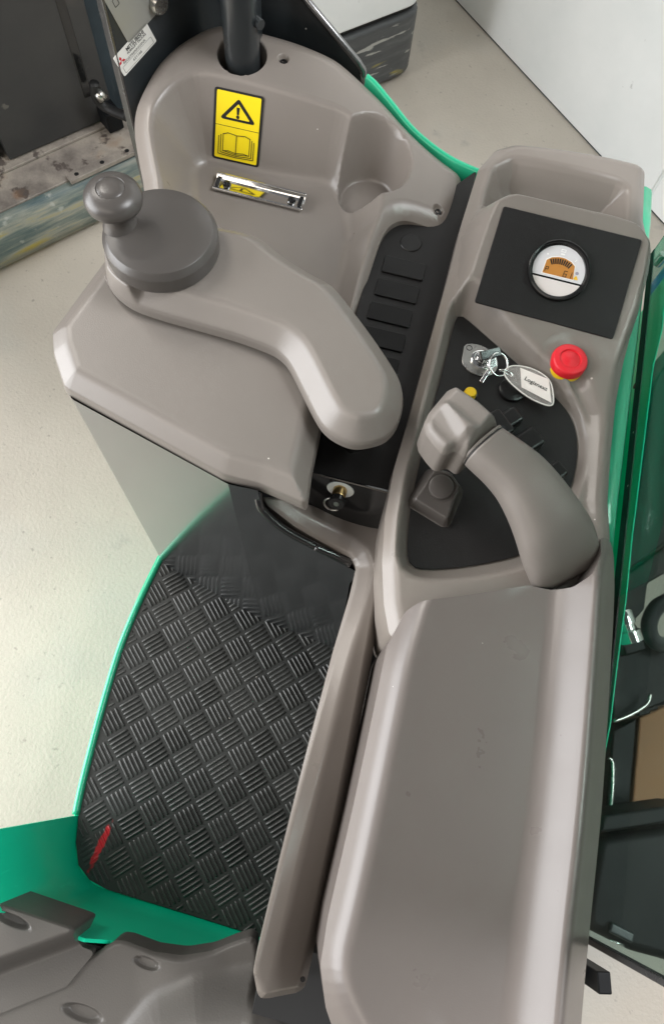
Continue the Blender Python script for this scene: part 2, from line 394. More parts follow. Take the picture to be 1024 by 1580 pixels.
def surface_mat(name, ramp, scale, rough, bump=.3, bscale=180, vec=(1, 1, 1), extra=None, rot=0.0, along_grain=False):
    """weathered surface: a noise through a colour ramp, finer spots and relief"""
    m = bpy.data.materials.new(name); m.use_nodes = True; nt = m.node_tree; N, L = nt.nodes, nt.links; b = N['Principled BSDF']
    tc = N.new('ShaderNodeTexCoord'); mp = N.new('ShaderNodeMapping'); mp.inputs['Scale'].default_value = vec
    vr = N.new('ShaderNodeVectorRotate'); vr.rotation_type = 'Z_AXIS'; vr.inputs['Angle'].default_value = -rot; L.new(tc.outputs['Object'], vr.inputs['Vector']); L.new(vr.outputs[0], mp.inputs['Vector'])
    n = N.new('ShaderNodeTexNoise'); n.inputs['Scale'].default_value = scale; n.inputs['Detail'].default_value = 8; n.inputs['Roughness'].default_value = .62; L.new(mp.outputs[0], n.inputs['Vector'])
    r = N.new('ShaderNodeValToRGB'); L.new(n.outputs['Fac'], r.inputs['Fac']); el = r.color_ramp.elements
    while len(el) < len(ramp): el.new(.5)
    for e, (p, c) in zip(el, ramp): e.position = p; e.color = (*c, 1)
    cur = r.outputs['Color']
    for sc, lo, hi, col, amt in (extra or []):
        q = N.new('ShaderNodeTexNoise'); q.inputs['Scale'].default_value = sc; q.inputs['Detail'].default_value = 4; L.new((mp.outputs[0] if along_grain else tc.outputs['Object']), q.inputs['Vector'])
        mr = N.new('ShaderNodeMapRange'); mr.inputs['From Min'].default_value = lo; mr.inputs['From Max'].default_value = hi; mr.inputs['To Max'].default_value = amt; L.new(q.outputs['Fac'], mr.inputs['Value'])
        mx = N.new('ShaderNodeMix'); mx.data_type = 'RGBA'; mx.inputs['B'].default_value = (*col, 1); L.new(cur, mx.inputs['A']); L.new(mr.outputs['Result'], mx.inputs['Factor']); cur = mx.outputs['Result']
    L.new(cur, b.inputs['Base Color']); b.inputs['Roughness'].default_value = rough
    q = N.new('ShaderNodeTexNoise'); q.inputs['Scale'].default_value = bscale; q.inputs['Detail'].default_value = 4; L.new(tc.outputs['Object'], q.inputs['Vector'])
    bp = N.new('ShaderNodeBump'); bp.inputs['Strength'].default_value = bump; bp.inputs['Distance'].default_value = .004; L.new(q.outputs['Fac'], bp.inputs['Height']); L.new(bp.outputs[0], b.inputs['Normal'])
    M[name] = m; return m
surface_mat('concrete', [(.30, (.485, .440, .375)), (.55, (.535, .487, .415)), (.75, (.575, .525, .45))], 3.0, .5, .22, 130,
            extra=[(9, .66, .74, (.30, .28, .25), .5), (60, .66, .74, (.25, .22, .19), .6), (140, .62, .72, (.38, .35, .31), .5), (2.2, .55, .75, (.42, .43, .40), .5)])
surface_mat('rusty_steel', [(.30, (.10, .085, .075)), (.48, (.26, .23, .20)), (.60, (.36, .32, .27)), (.75, (.30, .22, .16))], 9, .55, .35, 90,
            extra=[(26, .60, .66, (.06, .045, .04), .8), (7, .60, .68, (.30, .17, .09), .6)])
surface_mat('scuffed_edge', [(.34, (.05, .09, .10)), (.46, (.16, .19, .17)), (.55, (.30, .30, .25)), (.66, (.42, .33, .05))], 7, .5, .2, 120, vec=(.5, 2.5, 5), rot=.87,
            extra=[(30, .62, .70, (.5, .5, .45), .5)])
surface_mat('scuffed_bumper', [(.30, (.055, .06, .062)), (.55, (.085, .09, .092)), (.66, (.12, .125, .125)), (.72, (.30, .30, .28))], 10, .45, .3, 60, vec=(.5, 3, 3), rot=.79,
            extra=[(9, .62, .68, (.42, .36, .08), .7), (22, .60, .66, (.50, .50, .46), .8), (6, .58, .70, (.16, .17, .17), .6)], along_grain=True)
surface_mat('scuffed_white', [(.30, (.74, .77, .76)), (.60, (.83, .85, .84)), (.75, (.86, .88, .87))], 2.2, .5, .10, 40,
            extra=[(16, .70, .74, (.35, .35, .34), .7), (5, .66, .74, (.50, .53, .52), .5)])
surface_mat('dark_panel', [(.30, (.030, .030, .031)), (.60, (.042, .041, .040)), (.78, (.07, .062, .055))], 5, .42, .1, 80,
            extra=[(18, .70, .74, (.16, .15, .13), .6)])

# ================================================================== the setting
bm = bmesh.new(); bmesh.ops.create_grid(bm, x_segments=1, y_segments=1, size=12)
tag(bm_obj('shop_floor', bm, 'concrete'), None, None, kind='structure')

def along(a, b):
    d = np.array(b[:2]) - np.array(a[:2]); d /= np.linalg.norm(d); return d, np.array([-d[1], d[0]])
# white wall, two panels with an upright joint
wa, wb = at(700, 0, 0)[:2], at(945, 264, 0)[:2]; wd, wn = along(wa, wb)
if wn.dot(-wa) > 0: wn = -wn                                    # wn points away from the truck
wj = at(992, 316, 0)[:2]; sj = (wj - wa).dot(wd)
wall = thing('white_wall', 'scuffed white painted wall standing on the concrete floor behind the console', 'wall', (*(wa + wd * sj), 0))
for s0, s1 in ((-2.2, sj - .004), (sj + .004, sj + 2.0)):
    P = [wa + wd * s0, wa + wd * s1, wa + wd * s1 + wn * .12, wa + wd * s0 + wn * .12]
    prism('wall_panel', P, .004, 2.4, 'scuffed_white', wall, .004)
P = [wa + wd * (sj - .03), wa + wd * (sj + .03), wa + wd * (sj + .03) + wn * .1, wa + wd * (sj - .03) + wn * .1]
prism('joint_strip', [p + wn * .004 for p in P], .002, 2.38, 'white_paint', wall, .001)
P = [wa + wd * -2.2 + wn * .003, wa + wd * (sj + 2) + wn * .003, wa + wd * (sj + 2) + wn * .1, wa + wd * -2.2 + wn * .1]
prism('base_joint', P, .0, .004, 'post_paint', wall, 0)

# corner of another machine: scuffed grey bumper under a white cover
ca = at(640, 115, 0)[:2]; dd = np.array([.70, .714]); nn = np.array([-dd[1], dd[0]])   # face direction, inwards
mach = thing('parked_machine', 'corner of a parked machine with scuffed grey bumper under a white cover', 'machine', (*ca, 0))
P = [ca - dd * .5, ca, ca + nn * .8, ca - dd * .5 + nn * .8]
prism('bumper', rpoly(P, [0, .07, 0, 0], 8), .012, .195, 'scuffed_bumper', mach, .012)
P = [ca - dd * .5 - nn * .006, ca + dd * .004 - nn * .006, ca + dd * .004 + nn * .8, ca - dd * .5 + nn * .8]
prism('gap_strip', rpoly([p + nn * .02 - dd * .01 for p in P], [0, .06, 0, 0], 8), .196, .212, 'rubber', mach, 0)
P = [ca - dd * .5 - nn * .004, ca - dd * .30 - nn * .004, ca - dd * .02 - nn * .004, ca - dd * .02 + nn * .8, ca - dd * .5 + nn * .8]
prism('cover', rpoly(P, [0, 0, .05, 0, 0], 8), .215, 1.6, 'scuffed_white', mach, .008)

# left background: machine with dark side panel standing on a rusty chassis ledge
la, lb = at(0, 426, 0)[:2], at(159, 348, 0)[:2]; ld, _ = along(la, lb); ln = np.array([-ld[1], ld[0]])   # ln away from the camera
def LP(s, t): return la + ld * s + ln * t
chas = thing('machine_chassis', 'dark panelled machine standing on a rusty steel ledge behind the steering knob', 'machine', (*LP(.4, .2), 0))
prof = [(.0, .02), (-.004, .05), (-.002, .085), (.006, .115), (.018, .134), (.034, .142)]
rings = [[(*LP(s, t), z) for t, z in prof] + [(*LP(s, .1), .02)] for s in (-.6, -.3, 0, .3, .6, 1.0)]
loft('edge_strip', rings, 'scuffed_edge', chas)
P = [LP(-.6, .030), LP(1.0, .030), LP(1.0, .5), LP(-.6, .5)]
prism('ledge', P, .02, .145, 'rusty_steel', chas, .003)
P = [LP(-.6, .125), LP(1.0, .125), LP(1.0, .5), LP(-.6, .5)]
prism('step_plate', P, .1455, .153, 'rusty_steel', chas, .002)
pa, pb = at(18, 252, .15)[:2], at(156, 192, .15)[:2]
pd, _ = along(pa, pb); pn = np.array([-pd[1], pd[0]])
prism('side_panel', [pa - pn * 0, pb + pd * .04, pb + pd * .04 + pn * .03, pa + pn * .03], .158, 1.3, 'dark_panel', chas, .003)
prism('side_panel', [pa - pd * .006 - pd * .8 + pn * .02, pa - pd * .012 + pn * .02, pa - pd * .012 + pn * .04, pa - pd * .8 + pn * .04], .158, 1.3, 'mast_black', chas, .003)
prism('inner_frame', [pa - pd * .9 + pn * .06, pb + pd * .5 + pn * .06, pb + pd * .5 + pn * .5, pa - pd * .9 + pn * .5], .16, 1.25, 'rubber', chas, 0)
qa = at(152, 170, .18)[:2]
prism('upright_post', [qa + pd * .0, qa + pd * .11, qa + pd * .11 + pn * .05, qa + pd * .0 + pn * .05], .154, 1.3, 'post_paint', chas, .006)
prism('post_lip', [qa - pd * .028 - pn * .012, qa - pd * .006 - pn * .012, qa - pd * .006 + pn * .03, qa - pd * .028 + pn * .03], .23, 1.3, 'gloss_black', chas, .004)
hp = at(160, 150, .24)
tube('hose_bend', spline([at(146, 128, .30), at(147, 146, .27), at(156, 160, .245), at(172, 170, .235), at(196, 180, .24)], 6, False), .011, 'rubber', chas)
tube('hose_clip', [at(150, 141, .279), at(160, 153, .262)], .0125, 'zinc', chas, 12)
bx = at(172, 186, .165)
box('bracket', (bx[0], bx[1], .178), (.04, .05, .05), 'mast_black', chas, math.atan2(ld[1], ld[0]), .003)
sa = at(109, 281, .15)[:2]
bar_M = math.atan2(ld[1], ld[0]); bc = sa + ld * .10 + ln * .006
br = box('hole_bar', (bc[0], bc[1], .1515), (.20, .024, .012), 'rusty_steel', chas, bar_M, .002)
for i in range(3):
    c = sa + ld * (.022 + i * .068) + ln * .006
    lathe('bolt_hole', [(0, 0), (.0055, 0), (.0055, -.001)], Matrix.Translation((c[0], c[1], .158)), 'rubber', br, 16)

# ================================================================== the truck
truck = thing('reach_truck', 'green and grey warehouse truck cockpit with steering knob, control console and padded armrest', 'forklift', (0, .2, 0))

# ---- floor pan, mat, rear bulkhead
Zm = .272
mat_px = [(248, 868), (225, 915), (203, 965), (186, 1010), (165, 1080), (145, 1155), (130, 1215), (121, 1258), (117, 1300), (121, 1335), (138, 1358), (165, 1373), (280, 1408), (405, 1447), (470, 1466)]
mp = XY(mat_px, Zm)
left = mp[:8]; corner = mp[7:13]
pan = np.vstack([[[-.30, .45]], mp, [[.10, mp[-1][1]], [.10, .45]]])
pan_out = np.vstack([[[-.318, .45]], left + np.array([-.009, .0]), mp[8:10] + np.array([-.006, -.003]), mp[10:] + np.array([-.001, -.006]), [[.11, mp[-1][1] - .006], [.11, .45]]])
prism('floor_pan', pan_out, .13, Zm - .006, 'green_paint', truck, .002)
rim_pts = [(*p, Zm - .002) for p in spline(np.vstack([[at(262, 840, Zm)[:2]], left]) + np.array([-.0045, 0]), 4, False)]
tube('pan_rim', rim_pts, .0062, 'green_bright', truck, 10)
mat_t = thing('floor_mat', 'black rubber floor mat with five-bar tread between column and bulkhead', 'floor mat', (float(mp[:, 0].mean()), float(mp[:, 1].mean()), Zm))
sheet = rpoly(pan, .004)
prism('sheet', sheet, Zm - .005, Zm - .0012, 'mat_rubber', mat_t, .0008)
# tread pads, each of five bars, turned by 90 degrees from its neighbours
def bar_mesh(keep=None):
    bm = bmesh.new(); Lb, w, h = .0345, .0043, .0030
    for k in range(5):
        o = (k - 2) * .0073
        prof = [(-w / 2, 0), (-w / 2 + .0008, h * .8), (-.0004, h), (.0004, h), (w / 2 - .0008, h * .8), (w / 2, 0)]
        end = Lb / 2 - .001
        R = [[bm.verts.new((x, o + y * (1 if abs(x) < end else .8), z if abs(x) < end else z * .15)) for y, z in prof] for x in (-Lb / 2, -Lb / 2 + .0022, -Lb / 5, 0, Lb / 5, Lb / 2 - .0022, Lb / 2)]
        for a, b in zip(R[:-1], R[1:]):
            if keep is not None and not keep((a[0].co.x + b[0].co.x) / 2, o): continue
            for i in range(5): bm.faces.new((a[i], a[i + 1], b[i + 1], b[i]))
    bmesh.ops.delete(bm, geom=[v for v in bm.verts if not v.link_faces], context='VERTS')
    bmesh.ops.recalc_face_normals(bm, faces=bm.faces)
    for f in bm.faces:
        if f.normal.z < 0: f.normal_flip()
        f.smooth = True
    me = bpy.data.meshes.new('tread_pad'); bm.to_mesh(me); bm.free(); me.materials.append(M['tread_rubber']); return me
pad_me = bar_mesh()
o0 = at(188, 1147, Zm)[:2]; pitch = .0390; e1 = np.array([.7071, .7071]); e2 = np.array([.7071, -.7071])
sheet_c = ccw(resample(sheet, .018)); inv = Matrix.Translation(mat_t.location).inverted()
for i in range(-14, 16):
    for j in range(-14, 16):
        c = o0 + e1 * i * pitch + e2 * j * pitch
        if c[1] > .37 or c[0] > .05: continue
        dc = sdf(np.array([c]), sheet_c)[0]; rz = math.radians(45 if (i + j) % 2 == 0 else -45) + random.uniform(-.02, .02); sz = random.uniform(.5, 1.0)
        if dc > .014: continue
        me_ = pad_me
        if dc > -.025:                                          # pads cut off by the edge of the mat
            ca_, sa_ = math.cos(rz), math.sin(rz)
            me_ = bar_mesh(lambda x, y: sdf(np.array([[c[0] + x * ca_ - y * sa_, c[1] + x * sa_ + y * ca_]]), sheet_c)[0] < -.004)
            if len(me_.polygons) < 15: bpy.data.meshes.remove(me_); continue
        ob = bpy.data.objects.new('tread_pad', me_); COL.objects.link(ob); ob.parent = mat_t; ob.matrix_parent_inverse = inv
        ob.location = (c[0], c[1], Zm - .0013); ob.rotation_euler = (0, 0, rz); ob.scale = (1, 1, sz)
# bulkhead: upright green sheet that wraps the rear corner of the mat
path = np.vstack([mp[7:-1], [[.046, mp[-2][1] - .002]]]); path = spline(path, 5, False) + np.array([-.001, -.001])
T = np.gradient(path, axis=0); T /= np.linalg.norm(T, axis=1)[:, None]; Nn = np.stack([T[:, 1], -T[:, 0]], 1)
if Nn[0].dot([-1, 0]) < 0: Nn = -Nn
bm = bmesh.new(); cols = []
zfr = [.13, Zm - .004, Zm + .012]
for k, p in enumerate(path):
    ztop = .68 if k < 7 else .68 - (.68 - .497) * min(1, (k - 7) / 8)
    ztop = .520 if 18 <= k <= 22 else ztop
    zl = zfr + [Zm + (ztop - Zm) * t for t in (.3, .6, .85, 1)]; q = []
    for z in zl:
        lean = .012 * (z - Zm) + (.004 if z > Zm else 0) * sstep(Zm, Zm + .012, np.array(z))
        q.append(bm.verts.new((*(p + Nn[k] * lean), z)))
    q2 = [bm.verts.new((*(p + Nn[k] * (.008 + .012 * (z - Zm))), z)) for z in zl]
    cols.append((q, q2))
for (a, a2), (b, b2) in zip(cols[:-1], cols[1:]):
    for i in range(len(zl) - 1):
        bm.faces.new((a[i], b[i], b[i + 1], a[i + 1])); bm.faces.new((a2[i], a2[i + 1], b2[i + 1], b2[i]))
    bm.faces.new((a[-1], b[-1], b2[-1], a2[-1]))
for (a, a2) in (cols[0], cols[-1]):
    for i in range(len(zl) - 1): bm.faces.new((a[i], a[i + 1], a2[i + 1], a2[i]))
bh = bm_obj('rear_bulkhead', bm, 'green_paint', truck, True)
bh.data.set_sharp_from_angle(angle=math.radians(35))

# ---- body shells hidden under the cockpit
prism('under_frame', [(.06, -.15), (.25, -.15), (.25, .74), (-.10, .74), (-.30, .60), (-.28, .34), (-.09, .29), (.04, .26)], .14, .70, 'rubber', truck, 0)

# ---- steering column: painted panels and moulded cover
zc = .836
A1, B1 = at(106, 613, zc), at(352, 747, zc); A0, B0, C0 = at(249, 868, Zm), at(400, 968, Zm), at(520, 1002, Zm)

def on_plane(px, py, a, b, c):
    n = np.cross(np.array(b) - a, np.array(c) - a); r = ray(px, py); o = np.array([0, 0, CAM_H]); return o + r * ((np.array(a) - o).dot(n) / r.dot(n))
_hd = (B1 - A1) / np.linalg.norm(B1 - A1); B0 = A0 + _hd * ((at(400, 962, Zm) - A0).dot(_hd)); pl2 = (B0, C0, B1)
B2 = on_plane(398, 757, *pl2); C1 = on_plane(553, 884, *pl2)
print('col', B1, B2, C1)
bm = bmesh.new()
def quad(bm, *P): return bm.faces.new([bm.verts.new(tuple(map(float, p))) for p in P])
low = [A0 + (A0 - A1) * .1, B0 + (B0 - B1) * .1, C0 + (B0 - B1) * .1]
back0, back1 = (A0[0] - .0, .58, .14), (A1[0] - .0, .58, zc)
vs = {k: bm.verts.new(tuple(map(float, p))) for k, p in dict(A0=low[0], B0=low[1], C0=low[2], A1=A1, B1=B1, B2=B2, C1=C1, D0=back0, D1=back1, C2=C0 + (B1 - B0) * .7).items()}
mid = [bm.verts.new(tuple(map(float, on_plane(*p, *pl2)))) for p in [(404, 790), (440, 822), (495, 852)]]
bm.faces.new([vs[k] for k in ('D0', 'A0', 'A1', 'D1')])
bm.faces.new([vs[k] for k in ('A0', 'B0', 'B1', 'A1')])
bm.faces.new([vs['B0'], vs['C0'], vs['C2'], vs['C1'], mid[2], mid[1], mid[0], vs['B2'], vs['B1']])
cp = bm_obj('column_panel', bm, 'column_paint', truck, False)
m = cp.modifiers.new('bevel', 'BEVEL'); m.width = .006; m.segments = 3; m.limit_method = 'ANGLE'; m.angle_limit = math.radians(12)

cov_px = [(84, 522), (86, 555), (103, 607), (345, 741), (400, 755), (474, 787), (481, 735), (498, 655), (530, 580), (470, 500), (330, 400), (215, 350), (162, 416)]
cov = rpoly(XY(cov_px, zc), [.012, .03, .012, .025, .03, .004, .008, .01, .02, .02, .02, .02, .02], 6)
def h_cover(p):
    d = sdf(p, cov_c); return smin(np.full(len(p), .8625), smin(zc + .003 - d * 6, zc + .0105 - d * .85, .004), .0045)
cov_c = ccw(resample(cov, .006))
molding('column_cover', cov, h_cover, 'arm_plastic', truck, edge=(0, .0008, .0016, .0026, .004, .007, .0105, .0135, .0155, .0175, .0195, .022, .026), zb=zc - .003)
gap = offset_ring(ccw(resample(cov, .01)), -.004)
prism('cover_gap', gap, zc - .012, zc - .0035, 'rubber', truck, 0)

# ---- dash tray
zr_f = fit([(203, 170, .828), (228, 285, .80), (262, 68, .85), (345, 38, .852), (430, 90, .852), (515, 78, .85), (565, 120, .838), (625, 195, .812),
            (660, 225, .804), (715, 258, .797), (690, 340, .796), (600, 350, .796), (548, 480, .794), (300, 104, .85), (478, 141, .849)], True)
dash_px = [(224, 296, .80), (210, 230, .815), (203, 185, .825), (206, 150, .833), (222, 118, .84), (240, 90, .845), (262, 68, .85), (290, 52, .852), (320, 41, .852), (345, 37, .852),
           (405, 48, .852), (460, 58, .852), (512, 74, .85), (532, 86, .848), (563, 118, .838), (590, 150, .826), (625, 195, .812), (655, 223, .804), (685, 243, .800), (716, 258, .796),
           (712, 285, .795), (703, 318, .795), (694, 337, .795), (680, 346, .795), (655, 342, .795), (625, 338, .795), (605, 345, .795), (590, 362, .795), (578, 395, .795), (560, 450, .795),
           (548, 490, .795), (520, 580, .79), (480, 600, .79), (250, 520, .79), (215, 400, .79)]
dash = chaikin(XY(dash_px), 2)
open_px = [(254, 310, .80), (234, 220, .82), (231, 178, .83), (240, 148, .838), (262, 122, .845), (285, 108, .85), (305, 104, .85), (350, 112, .85), (440, 133, .85), (480, 142, .849), (540, 161, .843),
           (570, 208, .825), (582, 265, .80), (586, 312, .796), (585, 342, .796), (577, 358, .796), (545, 472, .795), (520, 560, .79), (450, 560, .79), (280, 500, .79), (240, 400, .79)]
opn = chaikin(XY(open_px), 2)
zcup, ztray = .745, .752
cup_c = (at(521.6, 315, zcup)[:2] + at(611, 309, zcup)[:2]) / 2; cup_r = .0380
pole_l, pole_r = at(346, 95, .845), at(400, 95, .845); pole_c = ((pole_l + pole_r) / 2)[:2] + np.array([0, .004]); pole_rad = np.linalg.norm(pole_r - pole_l) / 2
scr_px = [(437, 89, .852), (676, 322, .797)]; scr = [at(*p)[:2] for p in scr_px]
dash_c, opn_c = ccw(resample(dash, .008)), ccw(resample(opn, .008))
def h_dash(p):
    zr = zr_f(p); d = sdf(p, opn_c)
    s = 1.75
    tray = smax(np.full(len(p), ztray), zr + s * d, .014)
    h = smin(zr, tray, .007)
    q = p - cup_c; rho = np.hypot(q[:, 0], q[:, 1]); ny = np.clip(q[:, 1] / (rho + 1e-6), 0, 1)
    h = smin(h, smax(np.full(len(p), zcup), zcup + (6.0 - 3.0 * ny ** 1.5) * (rho - cup_r), .010), .010)
    do = sdf(p, dash_c); h = smin(h, zr - .011 - do * .8, .008)
    for c in scr:
        r = np.hypot(*(p - c).T); h = smin(h, zr - .006 + 3 * np.maximum(r - .005, 0), .003)
    r = np.hypot(*(p - pole_c).T); h = smin(h, zr - .04 + 9 * np.maximum(r - pole_rad - .004, -.001), .003)
    return h
cupring = [(cup_c[0] + cup_r * math.cos(a), cup_c[1] + cup_r * math.sin(a)) for a in np.linspace(0, 2 * math.pi, 60, endpoint=False)]
polering = [(pole_c[0] + (pole_rad + .006) * math.cos(a), pole_c[1] + (pole_rad + .006) * math.sin(a)) for a in np.linspace(0, 2 * math.pi, 40, endpoint=False)]
fe = [(opn, list(np.linspace(.006, -.066, 24))), (np.array(cupring), list(np.linspace(-.006, .034, 18))), (np.array(polering), list(np.linspace(-.006, .004, 6)))]
for c in scr: fe.append((np.array([(c[0] + .007 * math.cos(a), c[1] + .007 * math.sin(a)) for a in np.linspace(0, 2 * math.pi, 24, endpoint=False)]), [-.005, -.003, -.0015, 0, .0015, .003]))
dash_ob = molding('dash_tray', dash, h_dash, 'grey_plastic', truck, fe, edge=(0, .0015, .003, .005, .0075, .010, .013, .017, .021), sp=.0034, zb=.70)
for c, p in zip(scr, scr_px):
    Mx = Matrix.Translation((c[0], c[1], p[2] - .008))
    lathe('screw', [(0, .0012), (.0018, .0012), (.0020, .0032), (.0042, .0032), (.0048, .002), (.0048, -.002)], Mx, 'black_blank', dash_ob, 20)
lathe('pole', [(pole_rad, .78), (pole_rad, 1.5)], Matrix.Translation((pole_c[0], pole_c[1], 0)), 'pole_paint', truck, 40)
pb_ = at(404, 62, .90)
box('pole_bracket', (pole_c[0] + pole_rad - .012, pole_c[1] + .024, 1.0), (.012, .03, .38), 'pole_paint', truck, 0, .003)
bp_ = at(398, 42, .9)
lathe('pole_bolt', [(0, .005), (.006, .005), (.0065, 0), (.0065, -.004)], frame((pole_c[0] + pole_rad + .002, pole_c[1] - .004, .90), (0, 0, 1), (.8, -.6, 0)), 'pole_paint', truck, 12)

# warning sticker on the rear wall of the tray
c4 = [hit(px, py, h_dash) for px, py in ((326, 131), (403, 149), (404, 259), (333, 244))]
ctr = sum(c4) / 4; nrm = hnormal(ctr, h_dash, .012); xd = (c4[1] - c4[0] + c4[2] - c4[3])
W_ = (np.linalg.norm(c4[1] - c4[0]) + np.linalg.norm(c4[2] - c4[3])) / 2; Hh = (np.linalg.norm(c4[3] - c4[0]) + np.linalg.norm(c4[2] - c4[1])) / 2
print('sticker', W_, Hh)
w, h = W_, Hh; u = w / 2
items = [('base', rrect(w, h, .004), 1, 0), ('poly', rrect(w * .90, h * .94, .002), 0, 1), ('poly', [(-w * .45, -.0003), (w * .45, -.0003), (w * .45, .0003), (-w * .45, .0003)], 1, 2)]
tri = [np.array((0, h * .405)), np.array((-w * .385, h * .09)), np.array((w * .385, h * .09))]; tc_ = sum(tri) / 3
items += [('poly', rpoly(tri, .003), 1, 2), ('poly', rpoly([tc_ + (p - tc_) * .66 for p in tri], .001), 0, 3)]
items += [('poly', [(-.0022, h * .285), (.0022, h * .285), (.0014, h * .185), (-.0014, h * .185)], 1, 4), ('poly', circ(.0022, 16, (0, h * .155)), 1, 4)]
for k in range(3):                                               # open book: leaves behind, then the two pages
    q = k * .045 * w; t = .0009
    items.append(('line', ([(-w * .28 - q, -h * .115 - k * h * .02), (-w * .28 - q, -h * .36 - k * h * .025), (0, -h * .385 - k * h * .02), (w * .28 + q, -h * .36 - k * h * .025), (w * .28 + q, -h * .115 - k * h * .02)], t, False), 1, 2 + k))
items += [('line', ([(-w * .28, -h * .115), (-w * .18, -h * .09), (0, -h * .105), (w * .18, -h * .09), (w * .28, -h * .115)], .0009, False), 1, 5), ('line', ([(0, -h * .105), (0, -h * .385)], .0009, False), 1, 5),
          ('line', ([(-w * .28, -h * .36), (-w * .16, -h * .345), (0, -h * .362), (w * .16, -h * .345), (w * .28, -h * .36)], .0009, False), 1, 6)]
decal('warning_sticker', frame(ctr + nrm * .0008, xd, nrm), items, ['yellow_print', 'black_print'], dash_ob, label='yellow warning sticker with triangle and open book')

# clear paper clip on the tray floor
cl = [at(*p) for p in ((325, 293, ztray), (338, 272, ztray), (474, 306, ztray), (468, 333, ztray))]
cc = sum(cl) / 4; cx_ = cl[2] - cl[1]; Lc = np.linalg.norm(cx_); wc = np.linalg.norm(cl[1] - cl[0])
FM = frame((cc[0], cc[1], ztray), cx_, (0, 0, 1))
bm = bmesh.new()
pr = [(-wc * .5, .003), (-wc * .5, .0062), (-wc * .44, .0070), (-wc * .36, .0064), (wc * .16, .0066), (wc * .24, .0085), (wc * .33, .0115), (wc * .42, .0115), (wc * .5, .0085), (wc * .5, .0060), (wc * .40, .0090), (wc * .32, .0088), (wc * .22, .0045), (-wc * .40, .0040)]
R = [[bm.verts.new((x, y, z)) for y, z in pr] for x in (-Lc / 2, Lc / 2)]
for i in range(len(pr)): bm.faces.new((R[0][i], R[0][(i + 1) % len(pr)], R[1][(i + 1) % len(pr)], R[1][i]))
bm.faces.new(R[0]); bm.faces.new(R[1][::-1]); bm.transform(FM)
clip = bm_obj('paper_clip', bm, 'chrome', truck, False, .0006, 2, label='shiny chrome paper clip with black ends')
for s in (-1, 1):
    ob = box('end_spring', None, (.006, wc * .62, .007), 'gloss_black', clip, Mx=FM @ Matrix.Translation((s * (Lc / 2 - .005), -wc * .06, .0055)), bevel=.001)
    lathe('spring_coil', [(0, .006), (.0045, .005), (.0058, .002), (.0058, 0)], FM @ Matrix.Translation((s * (Lc / 2 - .017), -wc * .10, .0045)), 'gloss_black', clip, 16)
tube('clip_rod', [FM @ Vector((-Lc / 2 + .003, wc * .40, .0085)), FM @ Vector((Lc / 2 - .003, wc * .40, .0085))], .0016, 'chrome', clip, 8)

# ---- upright guard plate behind the dash with labels
G0 = np.array([-.413, .742]); G2 = np.array([-.328, .884]); G3 = np.array([-.118, .884])
gd = (G2 - G0) / np.linalg.norm(G2 - G0)
def wallstrip(name, pts, z0, ztop, th, mt, parent, side):
    pts = [np.array(p) for p in pts]; bm = bmesh.new(); cols = []
    for i, p in enumerate(pts):
        t = pts[min(i + 1, len(pts) - 1)] - pts[max(i - 1, 0)]; t /= np.linalg.norm(t); n = np.array([-t[1], t[0]]) * side
        z1 = ztop[i] if hasattr(ztop, '__len__') else ztop
        cols.append([bm.verts.new((*p, z0)), bm.verts.new((*p, z1)), bm.verts.new((*(p + n * th), z1)), bm.verts.new((*(p + n * th), z0))])
    for a, b in zip(cols[:-1], cols[1:]):
        for i in range(4): bm.faces.new((a[i], b[i], b[(i + 1) % 4], a[(i + 1) % 4]))
    bm.faces.new(cols[0]); bm.faces.new(cols[-1][::-1])
    return bm_obj(name, bm, mt, parent, False, .001)
gpath = chaikin(np.array([G0, G0 + (G2 - G0) * .5, G2 - gd * .03]), 0)
guard = wallstrip('guard_plate', [G0, G2, G2 + (.004, 0), (-.290, .884), (-.217, .884), (-.135, .884)], .60, [1.35, 1.35, 1.05, .952, .886, .812], .006, 'dark_steel', truck, 1)
edge_n = np.array([-gd[1], gd[0]])
prism('plate_edge', [G0 - gd * .004 - edge_n * .001, G0 + gd * .0 - edge_n * .001, G0 + gd * .0 + edge_n * .012, G0 - gd * .004 + edge_n * .012], .55, 1.35, 'steel_edge', guard, .001)
e0, e1_ = np.array([-.290, .884, .954]), np.array([-.136, .884, .815])
tube('plate_trim', [e1_ + (0.004, .0, -.02), e1_ + (.002, .0, -.004), e1_ + (-.006, .0, .006), e0], .0048, 'steel_edge', guard, 8)
gn3 = np.array([gd[1], -gd[0], 0.0])
def on_plate(px, py):
    r = ray(px, py); o = np.array([0, 0, CAM_H]); q = np.array([*G0, 0]) + gn3 * .0006
    t = (q - o).dot(gn3) / r.dot(gn3); return o + r * t
c4 = [on_plate(*p) for p in ((179, 86), (229, 30), (238, 66), (188, 122))]
ctr = sum(c4) / 4; w = (np.linalg.norm(c4[1] - c4[0]) + np.linalg.norm(c4[2] - c4[3])) / 2; h = (np.linalg.norm(c4[3] - c4[0]) + np.linalg.norm(c4[2] - c4[1])) / 2
print('label', w, h, ctr)
def rhomb(cx, cy, a, ang, s):
    q = [(0, 0), (s * .5, s * .2887), (s * 0 + s, 0), (s * .5, -s * .2887)]
    return [(cx + x * math.cos(ang) - y * math.sin(ang), cy + x * math.sin(ang) + y * math.cos(ang)) for x, y in q]
lx, ly, ls = -w * .375, h * .14, h * .20
items = [('base', rrect(w, h, h * .07), 0, 0)] + [('poly', rhomb(lx, ly, 0, math.radians(a), ls), 2, 1) for a in (90, 210, 330)]
